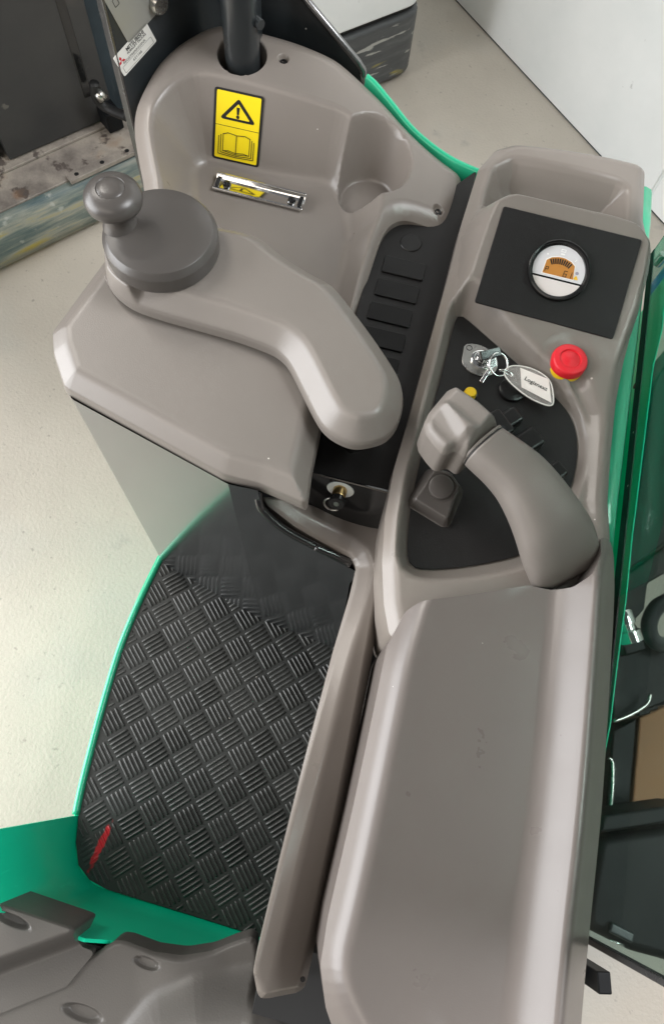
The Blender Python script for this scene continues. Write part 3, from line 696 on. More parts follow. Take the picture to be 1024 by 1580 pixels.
items += [('text', ('MITSUBISHI', h * .235, (w * .09, h * .30), 0, dict(bold=h * .006, sx=w * .62 / (h * .235 * 6.0))), 1, 1),
          ('text', ('FORKLIFT TRUCKS', h * .125, (w * .09, h * .145), 0, dict(bold=h * .003, sx=w * .62 / (h * .125 * 9.4))), 1, 1),
          ('text', ('REGISTRERINGSNR.', h * .15, (-w * .03, -h * .035), 0, dict(sx=w * .80 / (h * .15 * 10.2))), 1, 1),
          ('line', (rrect(w * .86, h * .30, h * .04, (0, -h * .28)), h * .012, True), 1, 1),
          ('text', ('621166', h * .17, (-w * .02, -h * .27), 0, dict()), 1, 1)]
decal('registration_label', frame(ctr, c4[1] - c4[0], gn3), items, ['white_label', 'ink', 'red_print'], guard, label='white registration label with red three-diamond emblem')
c4 = [on_plate(*p) for p in ((157, 8), (226, -50), (232, 25), (177, 85))]
dn = np.array([0, 0, 1.0]); bl, brr = on_plate(177, 85), on_plate(232, 26); xw = brr - bl; w = np.linalg.norm(xw); ht = .15
ctr = (bl + brr) / 2 + dn * ht / 2
items = [('base', rrect(w, ht, .004), 0, 0)]
for k in range(6): items.append(('line', ([(-w * .38, -.015 + k * .007), (-w * .12 + (k % 3) * .002, -.015 + k * .007)], .0016, False), 1, 1))
items += [('line', (rrect(w * .1, .009, .001, (-w * .33, -.024)), .0008, True), 1, 1), ('line', ([(w * .02, .05), (w * .02, -.012), (w * .36, -.012)], .0024, False), 1, 1),
          ('line', ([(w * .03, -.022), (w * .34, -.022)], .0022, False), 1, 1), ('line', ([(w * .03, -.028), (w * .20, -.028)], .0012, False), 1, 1)]
decal('capacity_plate', frame(ctr, xw, gn3), items, ['silver_label', 'ink'], guard, label='brushed silver data plate with load diagram')
kp = on_plate(242, 3)
lathe('plate_bolt', [(0, .008), (.010, .008), (.012, .005), (.012, 0)], frame(kp + gn3 * .001, (0, 0, 1), gn3), 'zinc', guard, 20)
# green edge of the body behind the dash
gpx = [(563, 117, .832), (577, 130, .828), (600, 158, .818), (630, 195, .806), (660, 222, .798), (690, 243, .794), (716, 256, .79), (738, 265, .788)]
gp = spline(np.array([at(*p) for p in gpx]) + np.array([.003, .004, -.008]), 5, False)
bm = bmesh.new(); prev = None
for i, p in enumerate(gp):
    t = gp[min(i + 1, len(gp) - 1)] - gp[max(i - 1, 0)]; n = np.array([-t[1], t[0], 0]); n /= np.linalg.norm(n)
    if n[0] + n[1] < 0: n = -n
    ring = [bm.verts.new(tuple(q)) for q in (p - n * .006 + (0, 0, -.25), p - n * .006 + (0, 0, .006), p - n * .003 + (0, 0, .009), p + (0, 0, .009), p + n * .003 + (0, 0, .006), p + n * .004 + (0, 0, -.25))]
    if prev:
        for a in range(5): bm.faces.new((prev[a], prev[a + 1], ring[a + 1], ring[a]))
    else: bm.faces.new(ring)
    prev = ring
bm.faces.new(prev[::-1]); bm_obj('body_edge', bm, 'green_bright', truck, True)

# ---- black switch strip
zs = .787
sp_px = [(590, 345), (640, 330), (735, 262), (722, 330), (690, 440), (655, 560), (600.5, 759.5), (481, 729), (500, 660), (548, 490), (575, 380)]
strip = rpoly(XY(sp_px, zs), .002)
P = XY(sp_px, zs)
strip_ob = prism('switch_strip', P, .70, zs, 'black_plastic', truck, .0015)
rc = at(633.5, 375, zs)
lathe('round_blank', [(0, .0012), (.0128, .0012), (.0136, .0004), (.0136, -.002)], Matrix.Translation((rc[0], rc[1], zs)), 'black_blank', strip_ob, 40)
rects = [[(525, 258), (742, 300), (720, 395), (503, 345)], [(485, 375), (710, 420), (680, 517), (468, 468)], [(450, 495), (672, 548), (645, 640), (432, 590)]]
cs = [np.mean([at(440 + x / 3.4133, 320 + y / 3.4133, zs) for x, y in r], 0) for r in rects]; stp = (cs[2] - cs[0]) / 2
q = [at(440 + x / 3.4133, 320 + y / 3.4133, zs) for x, y in rects[0]]
bw, bh_ = np.linalg.norm(q[1] - q[0]), np.linalg.norm(q[3] - q[0]) * .97
blank_me = None
for k in range(6):
    c = cs[0] + stp * k
    if blank_me is None:
        ob = prism('switch_blank', rrect(bw, bh_, .003), -.003, .0026, 'black_blank', strip_ob, .0009, 2); blank_me = ob
    else:
        ob = blank_me.copy(); COL.objects.link(ob); ob.parent = strip_ob
    ob.location = (c[0], c[1], zs)
# front face fitting: plate with gold nut and black cam lock
yf = at(541, 745, zs)[1]
fl0, fl1, fl2 = at(482, 732, zs - .001), at(600, 762, zs - .001), at(538, 806, .728)
fnrm = np.cross(fl1 - fl0, fl2 - fl0); fnrm /= np.linalg.norm(fnrm); fnrm = fnrm if fnrm[1] < 0 else -fnrm
def on_fascia(px, py, up=0.0):
    r = ray(px, py); o = np.array([0, 0, CAM_H]); return o + r * ((fl0 + fnrm * up - o).dot(fnrm) / r.dot(fnrm))
fM = frame(on_fascia(525, 755, .0012), fl1 - fl0, fnrm)
lock = lathe('cam_lock', [(0, .0012), (.0150, .0012), (.0154, 0)], fM @ Matrix.Diagonal((1, .70, 1, 1)), 'white_paint', strip_ob, 32, label='pale lock rosette')
lathe('lock_nut', [(0, .013), (.0072, .013), (.0078, .012), (.0078, .0015)], fM, 'brass', strip_ob, 24)
lathe('lock_cam', [(.003, .021), (.0085, .021), (.0092, .019), (.0092, .014), (.004, .0135)], fM @ Matrix.Translation((0, -.002, 0)), 'gloss_black', strip_ob, 24)
lathe('lock_pin', [(0, .0215), (.003, .0215), (.0034, .018)], fM @ Matrix.Translation((0, -.002, 0)), 'zinc', strip_ob, 12)
tube('lock_ring', [fM @ Vector((-.004 + .0095 * math.cos(a), -.008 + .0095 * math.sin(a), .017)) for a in np.linspace(.6 * math.pi, 1.75 * math.pi, 14)], .0012, 'zinc', strip_ob, 6)
# gloss black front face under the strip edge
ff = [on_fascia(*p, .001) for p in ((481, 731), (601, 761), (596, 828), (540, 812), (474, 788))]
bm = bmesh.new(); f = bm.faces.new([bm.verts.new(tuple(map(float, p))) for p in ff]); r = bmesh.ops.extrude_face_region(bm, geom=[f]); bmesh.ops.translate(bm, vec=tuple(-fnrm * .004), verts=[v for v in r['geom'] if isinstance(v, bmesh.types.BMVert)])
bm_obj('front_fascia', bm, 'gloss_black', strip_ob)
tube('fascia_edge', [on_fascia(483, 730.5, .001), on_fascia(600, 760.5, .001)], .0008, 'arm_plastic', strip_ob, 6)

# ---- steering arm
za, zt = .872, .902
arm_px = [(157, 388), (161, 425), (176, 452), (205, 475), (245, 490), (290, 503), (360, 523), (410, 541), (432, 553), (447, 570), (465, 605), (485, 645), (500, 667), (520, 682), (545, 691), (570, 689), (595, 680), (612, 660), (620, 630),
          (617, 600), (603, 572), (575, 530), (540, 483), (512, 450), (480, 432), (440, 407), (395, 374), (352, 342), (330, 318), (300, 292), (250, 275), (195, 290), (165, 335)]
wl, wr = at(160, 376, .912), at(338, 366, .912); wc_ = ((wl + wr) / 2)[:2]; wR = np.linalg.norm(wr - wl) / 2
arm_xy = np.vstack([XY(arm_px[1:27], za), [(wc_[0] + (wR + .007) * math.cos(math.radians(a)), wc_[1] + (wR + .007) * math.sin(math.radians(a))) for a in range(62, 219, 26)]])
arm = spline(arm_xy, 3); arm_c = ccw(resample(arm, .006))
arm_o = at(250, 372, za)[:2]; arm_d = at(560, 600, za)[:2] - arm_o; arm_d /= np.linalg.norm(arm_d)
def h_arm(p):
    d = sdf(p, arm_c); t = (p - arm_o) @ arm_d
    w = sstep(.030, .046, t); return smin(np.full(len(p), zt), smin(za + .006 - d * 6, zt - .003 - .018 * w - d * 1.05, .006), .005)
molding('steering_arm', arm, h_arm, 'arm_plastic', truck, edge=(0, .001, .002, .0035, .006, .009, .012, .0155, .018, .020, .022, .025), zb=za - .004)
pp = at(540, 700, zs)
prism('arm_pivot', [(pp[0] - .03, pp[1] + .05), (pp[0] - .022, pp[1] + .012), (pp[0], pp[1] - .0), (pp[0] + .026, pp[1] + .016), (pp[0] + .03, pp[1] + .06)], zs - .01, za + .001, 'gloss_black', truck, .002)

# ---- steering wheel: disc and spinner knob
wM = Matrix.Translation((wc_[0], wc_[1], zt - .001))
wheel = lathe('steering_wheel', [(wR * .97, 0), (wR * .985, .0015), (wR, .003), (wR * .995, .0185), (wR * .985, .0198), (wR * .915, .0252), (wR * .90, .0257), (wR * .6, .0285), (wR * .3, .0310), (wR * .1, .0320), (0, .0320)], wM, 'knob_plastic', truck, 96)
wheel.data.set_sharp_from_angle(angle=math.radians(22))
kb = at(187, 345, zt + .026)[:2]; kz = zt + .024
kM = Matrix.Translation((kb[0], kb[1], kz))
lathe('spinner_knob', [(.0165, -.003), (.0162, .001), (.0148, .003), (.0146, .005), (.0138, .006), (.0132, .012), (.0130, .0185), (.0148, .0215), (.0200, .0238), (.0238, .0272), (.0248, .0312), (.0240, .0355), (.0212, .0394), (.0165, .0420), (.0124, .0430), (.0117, .0422), (.0110, .0430), (.006, .0440), (0, .0442)],
      kM @ Matrix.Diagonal((1.12, 1.12, 1.12, 1)), 'knob_plastic', wheel, 48, label='grey mushroom shaped spinner knob')

# ---- side rail between foot well and armrest
rail_px = [(400, 745, .815), (412, 765, .80), (455, 795, .785), (512, 828, .765), (545, 850, .752), (552, 868, .748), (542, 910, .742), (515, 1000, .735), (470, 1170, .735), (430, 1330, .735), (394, 1478, .735), (401, 1530, .735), (470, 1542, .735),
           (492, 1440, .735), (530, 1250, .735), (565, 1060, .735), (594, 900, .735), (606, 800, .735), (570, 775, .735), (490, 765, .75), (440, 740, .80)]
rail = rpoly(XY(rail_px), [.002, .01, .02, .03, .02, .012, .03, .05, .1, .1, .012, .012, .01, .1, .1, .1, .05, .02, .02, .02, .02])
rail_c = ccw(resample(rail, .008))
rtop = fit([(590, 835, .734), (560, 850, .743), (538, 812, .729), (500, 825, .752), (480, 790, .742), (440, 795, .772), (410, 770, .79), (575, 930, .748), (540, 1100, .753), (480, 1400, .755), (440, 1500, .755)], True)
inner = XY([(398, 750, .80), (420, 790, .79), (470, 818, .775), (525, 838, .76), (558, 858, .757), (556, 905, .757), (530, 1010, .757), (445, 1440, .757), (412, 1520, .757), (300, 1560, .757), (250, 1000, .757), (300, 780, .78)])
rl = rpoly(XY([(400, 745, .815), (412, 765, .80), (455, 795, .785), (512, 828, .765), (545, 850, .752), (552, 868, .748), (542, 910, .742), (515, 1000, .735), (470, 1170, .735), (430, 1330, .735), (394, 1478, .735), (370, 1600, .735), (900, 1600, .735), (900, 700, .74), (420, 700, .80)]),
           [.002, .01, .03, .03, .02, .012, .03, .05, .1, .1, .1, 0, 0, 0, 0]); rl_c = ccw(resample(rl, .012))
def h_rail(p):
    t = np.minimum(rtop(p), .80); d = sdf(p, rail_c); dl = sdf(p, rl_c)
    return smin(smin(t, t - .0145 - dl * .80, .0035), t - .016 - d * 1.9, .004)
molding('side_rail', rail, h_rail, 'grey_plastic', truck, edge=(0, .0015, .003, .005, .0068, .0085, .011, .014, .0165, .0185, .0205, .023, .026), sp=.0045, zb=.71)
lip = spline([at(*p) for p in ((399, 757, .826), (400, 775, .818), (408, 790, .808), (440, 818, .792), (490, 845, .772), (540, 870, .756))], 6, False)
tube('black_seal', lip, .0042, 'gloss_black', truck, 10)
tube('seal_grip', spline([at(*p) for p in ((486, 844, .776), (510, 854, .770), (538, 866, .762))], 4, False), .0042, 'gloss_black', truck, 10)
lathe('rail_hole', [(0, .0006), (.0022, .0006), (.0024, 0)], Matrix.Translation(V(at(467, 1511, .7445))), 'rubber', truck, 10)

# ---- right console moulding
con_px = [(736, 266, .828), (762, 238, .83), (790, 233, .83), (975, 264, .83), (989, 272, .83), (989, 345, .83), (1004, 378, .835), (1003, 395, .835), (986, 470, .83), (960, 560, .824), (945, 625, .818), (936, 700, .815), (931, 780, .815),
          (938, 828, .82), (940, 880, .82), (930, 960, .82), (640, 990, .82), (600, 993, .82), (590, 935, .818), (588, 870, .818), (593, 800, .818), (607, 725, .818), (632, 640, .818), (662, 530, .82), (690, 430, .823), (713, 340, .826)]
con = rpoly(XY(con_px), [.006, .006, .006, .010, .006, .02, .015, .01, .05, .05, .05, .05, .05, .03, .02, .02, .02, .02, .05, .05, .05, .05, .05, .05, .05, .05])
con_c = ccw(resample(con, .006))
base_f = fit([(745, 268, .842), (790, 240, .844), (985, 272, .844), (985, 340, .844), (998, 400, .846), (978, 470, .842), (938, 640, .832), (925, 780, .828), (640, 925, .844), (605, 930, .832), (605, 800, .830), (645, 640, .831), (700, 430, .838),
              (725, 340, .841), (815, 900, .848), (720, 910, .846), (880, 580, .838), (790, 520, .838)], True)
house_f = fit([(775, 318, .882), (990, 370, .882), (945, 525, .846), (730, 468, .846)])
house = rpoly(XY([(750, 340, .872), (764, 312, .878), (790, 303, .88), (945, 338, .881), (982, 351, .88), (1002, 378, .876), (984, 470, .856), (950, 590, .84), (800, 600, .838), (690, 520, .836), (722, 425, .854)]), [.012, .012, .012, .02, .012, .012, .05, .03, .03, .03, .03])
house_c = ccw(resample(house, .008))
bin_ = rpoly(XY([(748, 292, .842), (759, 259, .842), (790, 247, .843), (955, 285, .843), (968, 295, .843), (966, 400, .843), (740, 350, .842)]), [.02, .012, .014, .012, .01, .01, .02])
bin_c = ccw(resample(bin_, .008))
key_px = [(708, 484), (717, 488), (775, 540), (830, 588), (866, 620), (886, 650), (893, 690), (887, 735), (873, 775), (850, 820), (815, 856), (740, 873), (680, 880), (640, 879), (627, 868), (626, 830), (633, 770), (645, 715), (663, 640), (684, 560), (700, 492)]
zk = .8185
key = chaikin(XY(key_px, zk), 2); key_c = ccw(resample(key, .006))
est = hit(880, 554, lambda p: np.full(len(p), .846))[:2]
def h_con(p):
    b = base_f(p); dh = sdf(p, house_c)
    b = b - .010 * np.exp(-((p[:, 0] - chx(p[:, 1])) / .011) ** 2) * sstep(.56, .46, p[:, 1]) * sstep(.27, .33, p[:, 1])
    hs = smin(house_f(p), house_f(p) - .003 - dh * 1.9, .005)
    db = sdf(p, bin_c)
    h = smin(b, smax(b - .038, b + 1.5 * db, .014), .006)
    h = smax(h, np.where(dh < .03, hs, -1), .008)
    dk = sdf(p, key_c)
    h = smin(h, smax(np.full(len(p), zk - .003), zk - .003 + 1.6 * dk, .003), .006)
    r = np.hypot(*(p - est).T); h = h - .0015 * sstep(.036, .026, r)
    return smin(h, np.maximum(b, np.where(dh < .02, hs, -1)) - .010 - sdf(p, con_c) * .95, .005)
_ch = XY([(880, 560, .838), (905, 640, .83), (905, 700, .828), (898, 770, .828), (905, 830, .83)])
chx = lambda y: np.interp(y, _ch[::-1, 1], _ch[::-1, 0])
con_ob = molding('console_molding', con, h_con, 'grey_plastic', truck,
                 [(house, list(np.linspace(.012, -.026, 14))), (bin_, list(np.linspace(.006, -.034, 12))), (key, list(np.linspace(-.004, .012, 9)))], edge=(0, .0015, .003, .005, .0075, .010, .013, .017), sp=.0045, zb=.66)
kp_ob = molding('key_panel', offset_ring(key_c, -.0012), lambda p: np.full(len(p), zk), 'black_plastic', truck, edge=(0, .003), sp=.012, zb=zk - .002)

# gauge plate and round battery gauge
gpl = [hit(px, py, house_f, .95, .75) for px, py in ((776, 319), (989, 371), (944, 524), (731, 467))]
gn = hnormal(gpl[0], house_f); gc = sum(gpl) / 4
gM = frame(gc + gn * .0, gpl[1] - gpl[0], gn)
loc = [gM.inverted() @ V(p) for p in gpl]
plate = decal('gauge_plate', gM, [('base', rpoly([(p.x, p.y) for p in loc], .003), 0, 0)], ['black_plastic'], truck, .0022)
plate.modifiers.new('bevel', 'BEVEL').width = .0006
plate['label'] = 'flat matt black instrument plate'
g0 = hit(860, 419.5, house_f, .95, .75); R_ = np.linalg.norm(hit(812, 410, house_f, .95, .75) - hit(908, 430, house_f, .95, .75)) / 2 * .99
gg = frame(g0 + gn * .0022, gpl[1] - gpl[0], gn)
gauge = lathe('battery_gauge', [(R_, 0), (R_, .003), (R_ * .985, .0045), (R_ * .95, .0052), (R_ * .90, .0045), (R_ * .885, .0020), (R_ * .84, .0012), (R_ * .83, .0006), (0, .0006)], gg, 'bezel_black', truck, 72, label='round battery gauge with amber display')
q = R_ * .83
def arc(r, a0, a1, n=24): return circ(r, n, (0, 0), math.radians(a0), math.radians(a1))
yl = -.34 * q
ang = math.degrees(math.asin(.34))
upper = arc(q, -ang + 1.5, 180 + ang - 1.5, 40); lower = arc(q, 180 + ang + 3.2, 360 - ang - 3.2, 24)
items = [('base', upper, 0, 0), ('base', lower, 1, 0)]
def lcdpoly(s):
    top = [(x * s, y) for x, y in ((-.55, .30), (-.38, .44), (-.14, .515), (0, .525), (.14, .515), (.38, .44), (.55, .30))]
    return [(x * q, y * q + (s - 1) * q * .5) for x, y in [(-.60 * s, -.22 - (s - 1) * 1.0), (.60 * s, -.22 - (s - 1) * 1.0)] + top[::-1]]
items += [('poly', lcdpoly(1.06), 2, 1), ('poly', lcdpoly(1.0), 3, 2)]
for k in range(10):
    a = math.radians(118 - k * 6.25); c0 = np.array([0, -.42]); r0, r1, hw = .66, .88, .030
    d_ = np.array([math.cos(a), math.sin(a)]); n_ = np.array([-d_[1], d_[0]])
    items.append(('poly', [tuple((c0 + d_ * r0 + n_ * hw * .85) * q), tuple((c0 + d_ * r0 - n_ * hw * .85) * q), tuple((c0 + d_ * r1 - n_ * hw) * q), tuple((c0 + d_ * r1 + n_ * hw) * q)], 4, 3))
def seg(ch, ox, oy, s):
    segs = dict(a=((-.5, 1), (.5, 1)), b=((.5, 1), (.5, 0)), c=((.5, 0), (.5, -1)), d=((-.5, -1), (.5, -1)), e=((-.5, 0), (-.5, -1)), f=((-.5, 1), (-.5, 0)), g=((-.5, 0), (.5, 0)))
    on = {'P': 'abefg', '6': 'acdefg', '1': 'bc'}[ch]
    return [('line', ([((ox + (x + .12 * y) * s) * q, (oy + y * s) * q) for x, y in segs[k]], .026 * q, False), 4, 3) for k in on]
items += seg('P', -.47, -.05, .095) + seg('6', .26, -.08, .115) + seg('1', .44, -.08, .115)
items += [('line', (rrect(.16 * q, .09 * q, .01 * q, (0, .80 * q)), .03 * q, True), 2, 1), ('poly', rrect(.15 * q, .06 * q, .01 * q, (0, .66 * q)), 2, 1), ('poly', circ(.035 * q, 12, (-.56 * q, .54 * q)), 2, 1),
          ('line', ([(.52 * q, .50 * q), (.57 * q, .57 * q)], .03 * q, False), 2, 1), ('poly', circ(.065 * q, 16, (.70 * q, .06 * q)), 5, 1), ('poly', rpoly([(.58 * q, -.20 * q), (.80 * q, -.20 * q), (.69 * q, -.02 * q)], .03 * q), 6, 1)]
decal('dial', gg @ Matrix.Translation((0, 0, .0007)), items, ['gauge_face', 'gauge_low', 'white_print', 'lcd', 'black_print', 'lilac', 'amber'], gauge, .0004)

# emergency stop button
_e = hit(880, 553, lambda p: h_con(p) + .012, .90, .80); eM = Matrix.Translation((_e[0], _e[1], _e[2] - .013))
er = np.linalg.norm(at(852, 556, .865) - at(908, 553, .865)) / 2
stop = lathe('emergency_stop', [(er, .0025), (er, .009), (er * .95, .0120), (er * .88, .0130), (er * .60, .0130), (er * .57, .0116), (er * .52, .0116), (er * .48, .0123), (0, .0127)], eM, 'red_plastic', truck, 48, label='red mushroom emergency stop button')
lathe('stop_skirt', [(er * .80, .0025), (er, .0025)], eM, 'red_plastic', stop, 40)
lathe('stop_base', [(er * 1.01, -.010), (er * 1.01, -.0002), (er * .97, .0015), (er * .80, .002), (er * .80, .0035)], eM, 'yellow_plastic', stop, 40)

# ignition lock on the key panel
ip = at(741, 556, zk); iM = Matrix.Translation((ip[0], ip[1], zk)) @ Matrix.Rotation(math.radians(-14 + 14), 4, 'Z')
pl = XY([(711, 561), (714, 540), (716, 532), (730, 531), (748, 536), (764, 549), (768, 565), (762, 577), (745, 583), (728, 577), (718, 570)], zk)
ros = prism('ignition_lock', chaikin(pl, 1), zk, zk + .0016, 'zinc', truck, .0005, label='silver ignition lock rosette')
lathe('lock_collar', [(.0125, 0), (.0125, .0022), (.011, .003), (.0095, .003), (.0090, .0015), (.0075, .0015), (.0068, .005), (.006, .0055), (0, .0055)], Matrix.Translation((ip[0] + .001, ip[1], zk + .0016)), 'chrome', ros, 32)
tube('dial_mark', [(*q, zk + .0018) for q in circ(.0032, 14, tuple(at(723, 538, zk)[:2]))], .0004, 'ink', ros, 5, True)

# yellow button, black plug, boss with round button, rocker tabs
yb = at(725, 607, zk + .012); yM = Matrix.Translation((yb[0], yb[1], zk))
ybt = lathe('yellow_button', [(0, .016), (.0052, .016), (.0066, .0145), (.007, .011), (.007, .009)], yM, 'yellow_plastic', truck, 24, label='small yellow push button')
lathe('button_base', [(.0085, 0), (.0085, .009), (.007, .0092)], yM, 'gloss_black', ybt, 24)
bb = at(790, 600, zk + .004)
lathe('black_plug', [(0, .005), (.0125, .005), (.0145, .004), (.015, 0)], Matrix.Translation((bb[0], bb[1], zk)), 'black_blank', truck, 32)
boss = rpoly(XY([(668, 712, .842), (700, 720, .842), (718, 745, .842), (688, 812, zk), (634, 772, zk + .01)]), [.006, .006, .006, .004, .004])
boss_c = ccw(resample(boss, .004)); boss_f = fit([(668, 715, .838), (715, 745, .838), (688, 805, .830), (640, 770, .832)])
def h_boss(p): return np.maximum(zk - .001, smin(boss_f(p), zk - .002 - (sdf(p, boss_c) - .004) * 2.4, .004))
bo = molding('button_boss', offset_ring(boss_c, .004), h_boss, 'boss_plastic', truck, edge=(0, .002, .004, .006, .008, .010, .012, .014, .017, .020), sp=.004, zb=zk - .002)
bp2 = hit(680, 752, boss_f, .9, .78); bn = hnormal(bp2, boss_f)
lathe('round_button', [(0, .0035), (.0112, .0035), (.0125, .0028), (.0128, 0), (.0142, -.0004), (.0145, .0004), (.0150, -.001)], frame(bp2, (1, 0, 0), bn), 'boss_plastic', bo, 40)
for px, py, a, sz, zh in ((782, 648, 42, (.020, .034, .018), .012), (812, 682, 40, (.024, .036, .016), .010), (852, 732, 38, (.02, .032, .014), .008)):
    c = at(px, py, zk + zh)
    box('rocker_tab', (c[0], c[1], zk + zh * .5), sz, 'black_blank', truck, math.radians(-a), .004)
tl = at(770, 655, zk + .03)
for px, py in ((755, 643), (774, 662)):
    c = at(px, py, .855); lathe('grip_screw', [(0, .003), (.0026, .003), (.0028, 0)], Matrix.Translation(V(c)), 'dark_steel', truck, 12)
box('lever_bracket', (tl[0], tl[1] + .002, zk + .016), (.03, .02, .03), 'black_blank', truck, math.radians(-45), .003)

# ---- control lever
def lever_ring(L, R, z, th, n=40, e=2.5, tilt=0.0):
    l, r = at(L[0], L[1], z), at(R[0], R[1], z); c = (l + r) / 2; w = (r - l) / 2; up = np.array([0, 0, th]); out = []
    fw = np.cross(w, up); fw /= np.linalg.norm(fw); up = up + fw * tilt * th
    for k in range(n):
        a = 2 * math.pi * k / n; ca, sa_ = math.cos(a), math.sin(a)
        out.append(c + w * math.copysign(abs(ca) ** (2 / e), ca) + up * math.copysign(abs(sa_) ** (2 / e), sa_))
    return np.array(out)
secs = [((830, 922), (921, 872), .835, .018), ((822, 900), (919, 842), .855, .025), ((808, 864), (909, 812), .872, .027), ((797, 828), (893, 785), .884, .026), ((784, 795), (873, 757), .893, .0245), ((768, 765), (853, 732), .899, .023),
        ((749, 742), (828, 706), .903, .0215), ((732, 726), (800, 685), .905, .0205), ((718.5, 713), (773.5, 667), .906, .020)]
arrs = [np.array([[*s[0], *s[1], s[2], s[3]] for s in secs])]
S = spline(arrs[0], 4, False)
lever = loft('control_lever', [lever_ring(s[:2], s[2:4], s[4], s[5]) for s in S], 'grip_plastic', truck, label='grey curved control lever')
s9 = S[-1]; loft('lever_seam', [lever_ring(s9[:2] - k, s9[2:4] - k, s9[4], s9[5] * .955) for k in (0, 1.7)], 'rubber', lever)
s10 = s9.copy(); s10[:4] -= 2.0
neck = [lever_ring(s10[:2] - np.array([k, k * 1.05]), s10[2:4] - np.array([k, k * 1.05]), s10[4] - .001, s10[5]) for k in (0, 1, 2, 3)]
loft('lever_neck', neck, 'grip_plastic', lever)
zh_ = .908
head_px = [(691, 603), (702, 604), (737, 630), (768, 659), (717, 711), (701, 698), (690, 703), (680, 703), (668, 690), (655, 672), (652, 657), (660, 640)]
head = rpoly(XY(head_px, zh_), [.006, .006, .02, .006, .006, .008, .004, .008, .02, .012, .01, .01]); head_c = ccw(resample(head, .004))
hd_f = fit([(695, 615, .928), (750, 655, .931), (720, 700, .930), (665, 660, .920), (680, 695, .919)])
rk = rpoly(XY([(681, 622, .925), (690, 622, .925), (737, 664, .928), (713, 674, .928)], None), .004); rk_c = ccw(resample(rk, .003))
def h_head(p):
    h = smin(hd_f(p), zh_ + .003 - sdf(p, head_c) * 2.6, .009)
    d = sdf(p, rk_c); h = h + .0065 * sstep(.0045, -.0065, d)
    return h - .0025 * np.exp(-(((p - hs_c) @ hs_n) / .008) ** 2) * sstep(.004, -.004, ((p - hs_c) @ np.array([hs_n[1], -hs_n[0]])) - .03) * sstep(0, -.008, sdf(p, head_c))
hs_c = at(690, 672, .92)[:2]; _q = at(712, 690, .92)[:2] - at(672, 640, .92)[:2]; _q /= np.linalg.norm(_q); hs_n = np.array([-_q[1], _q[0]])
head_ob = molding('lever_head', head, h_head, 'grip_plastic', lever, [(rk, [-.006, -.0045, -.003, -.0015, 0, .0015, .003])], edge=(0, .001, .002, .0035, .005, .007, .009, .011), sp=.003, zb=.872)
mk = hit(769, 684, lambda p: np.full(len(p), .9255))
decal('lever_mark', frame(mk, (1, .9, 0), (0, 0, 1)), [('line', ([(-.004, 0), (.004, 0)], .0007, False), 0, 1), ('line', ([(0, -.0025), (0, .0025)], .0007, False), 0, 1), ('poly', circ(.0009, 8, (.002, .002)), 0, 1)], ['ink'], lever)

# ---- armrest
ar_px = [(627, 941, .85), (648, 929, .852), (700, 922, .855), (815, 904, .857), (850, 911, .857), (876, 911, .857), (897, 897, .857), (916, 862, .856), (921, 833, .856), (940, 834, .852), (951, 852, .846), (952, 900, .842), (946, 1000, .84), (931, 1250, .84), (905, 1500, .84), (893, 1640, .84),
         (530, 1640, .84), (503, 1560, .84), (494, 1490, .84), (505, 1420, .84), (545, 1245, .84), (578, 1090, .84), (598, 995, .843)]
ar = rpoly(XY(ar_px), [.008, .012, .02, .004, .01, .01, .02, .02, .004, .01, .012, .05, .05, .1, .1, .01, .01, .02, .03, .05, .1, .1, .02]); ar_c = ccw(resample(ar, .008))
side_px = [(640, 870, .846), (952, 700, .846), (952, 900, .842), (946, 1000, .84), (931, 1250, .84), (905, 1500, .84), (885, 1800, .84), (640, 1800, .84), (535, 1610, .84), (498, 1540, .84), (490, 1470, .84), (512, 1390, .84), (546, 1240, .84), (578, 1090, .84), (598, 995, .843)]
sd = chaikin(XY(side_px), 3); sd_c = ccw(resample(sd, .01))
ar_l = XY([(598, 995, .84), (578, 1090, .84), (545, 1245, .84), (505, 1420, .84), (494, 1490, .84)])
def h_rest(p):
    d = -sdf(p, sd_c); y = p[:, 1]
    rt = sstep(.13, .21, p[:, 0])                                     # right flank
    fr = sstep(.205, .15, y) * (1 - rt) + rt * 1.0
    z0 = .858
    dish_l = .0004 * (1 - sstep(.020, .046, d)); dish_r = .034 * (1 - sstep(.022, .074, d)) ** 1.1
    top = z0 + dish_l * fr * (1 - rt) + dish_r * rt * sstep(.30, .22, y)
    wall = .836 + d * 1.45
    return smin(top, smin(wall, .836 + .012 + d * (1.0 + .8 * rt), .01), .012)
molding('armrest', ar, h_rest, 'rest_plastic', truck, [(sd, [-.0065, -.009, -.012, -.015, -.018, -.0205, -.023, -.0255, -.028, -.0305, -.033, -.036, -.040, -.044, -.049, -.054, -.059, -.064, -.069, -.074])], edge=(0, .002, .004), sp=.005, zb=.66)

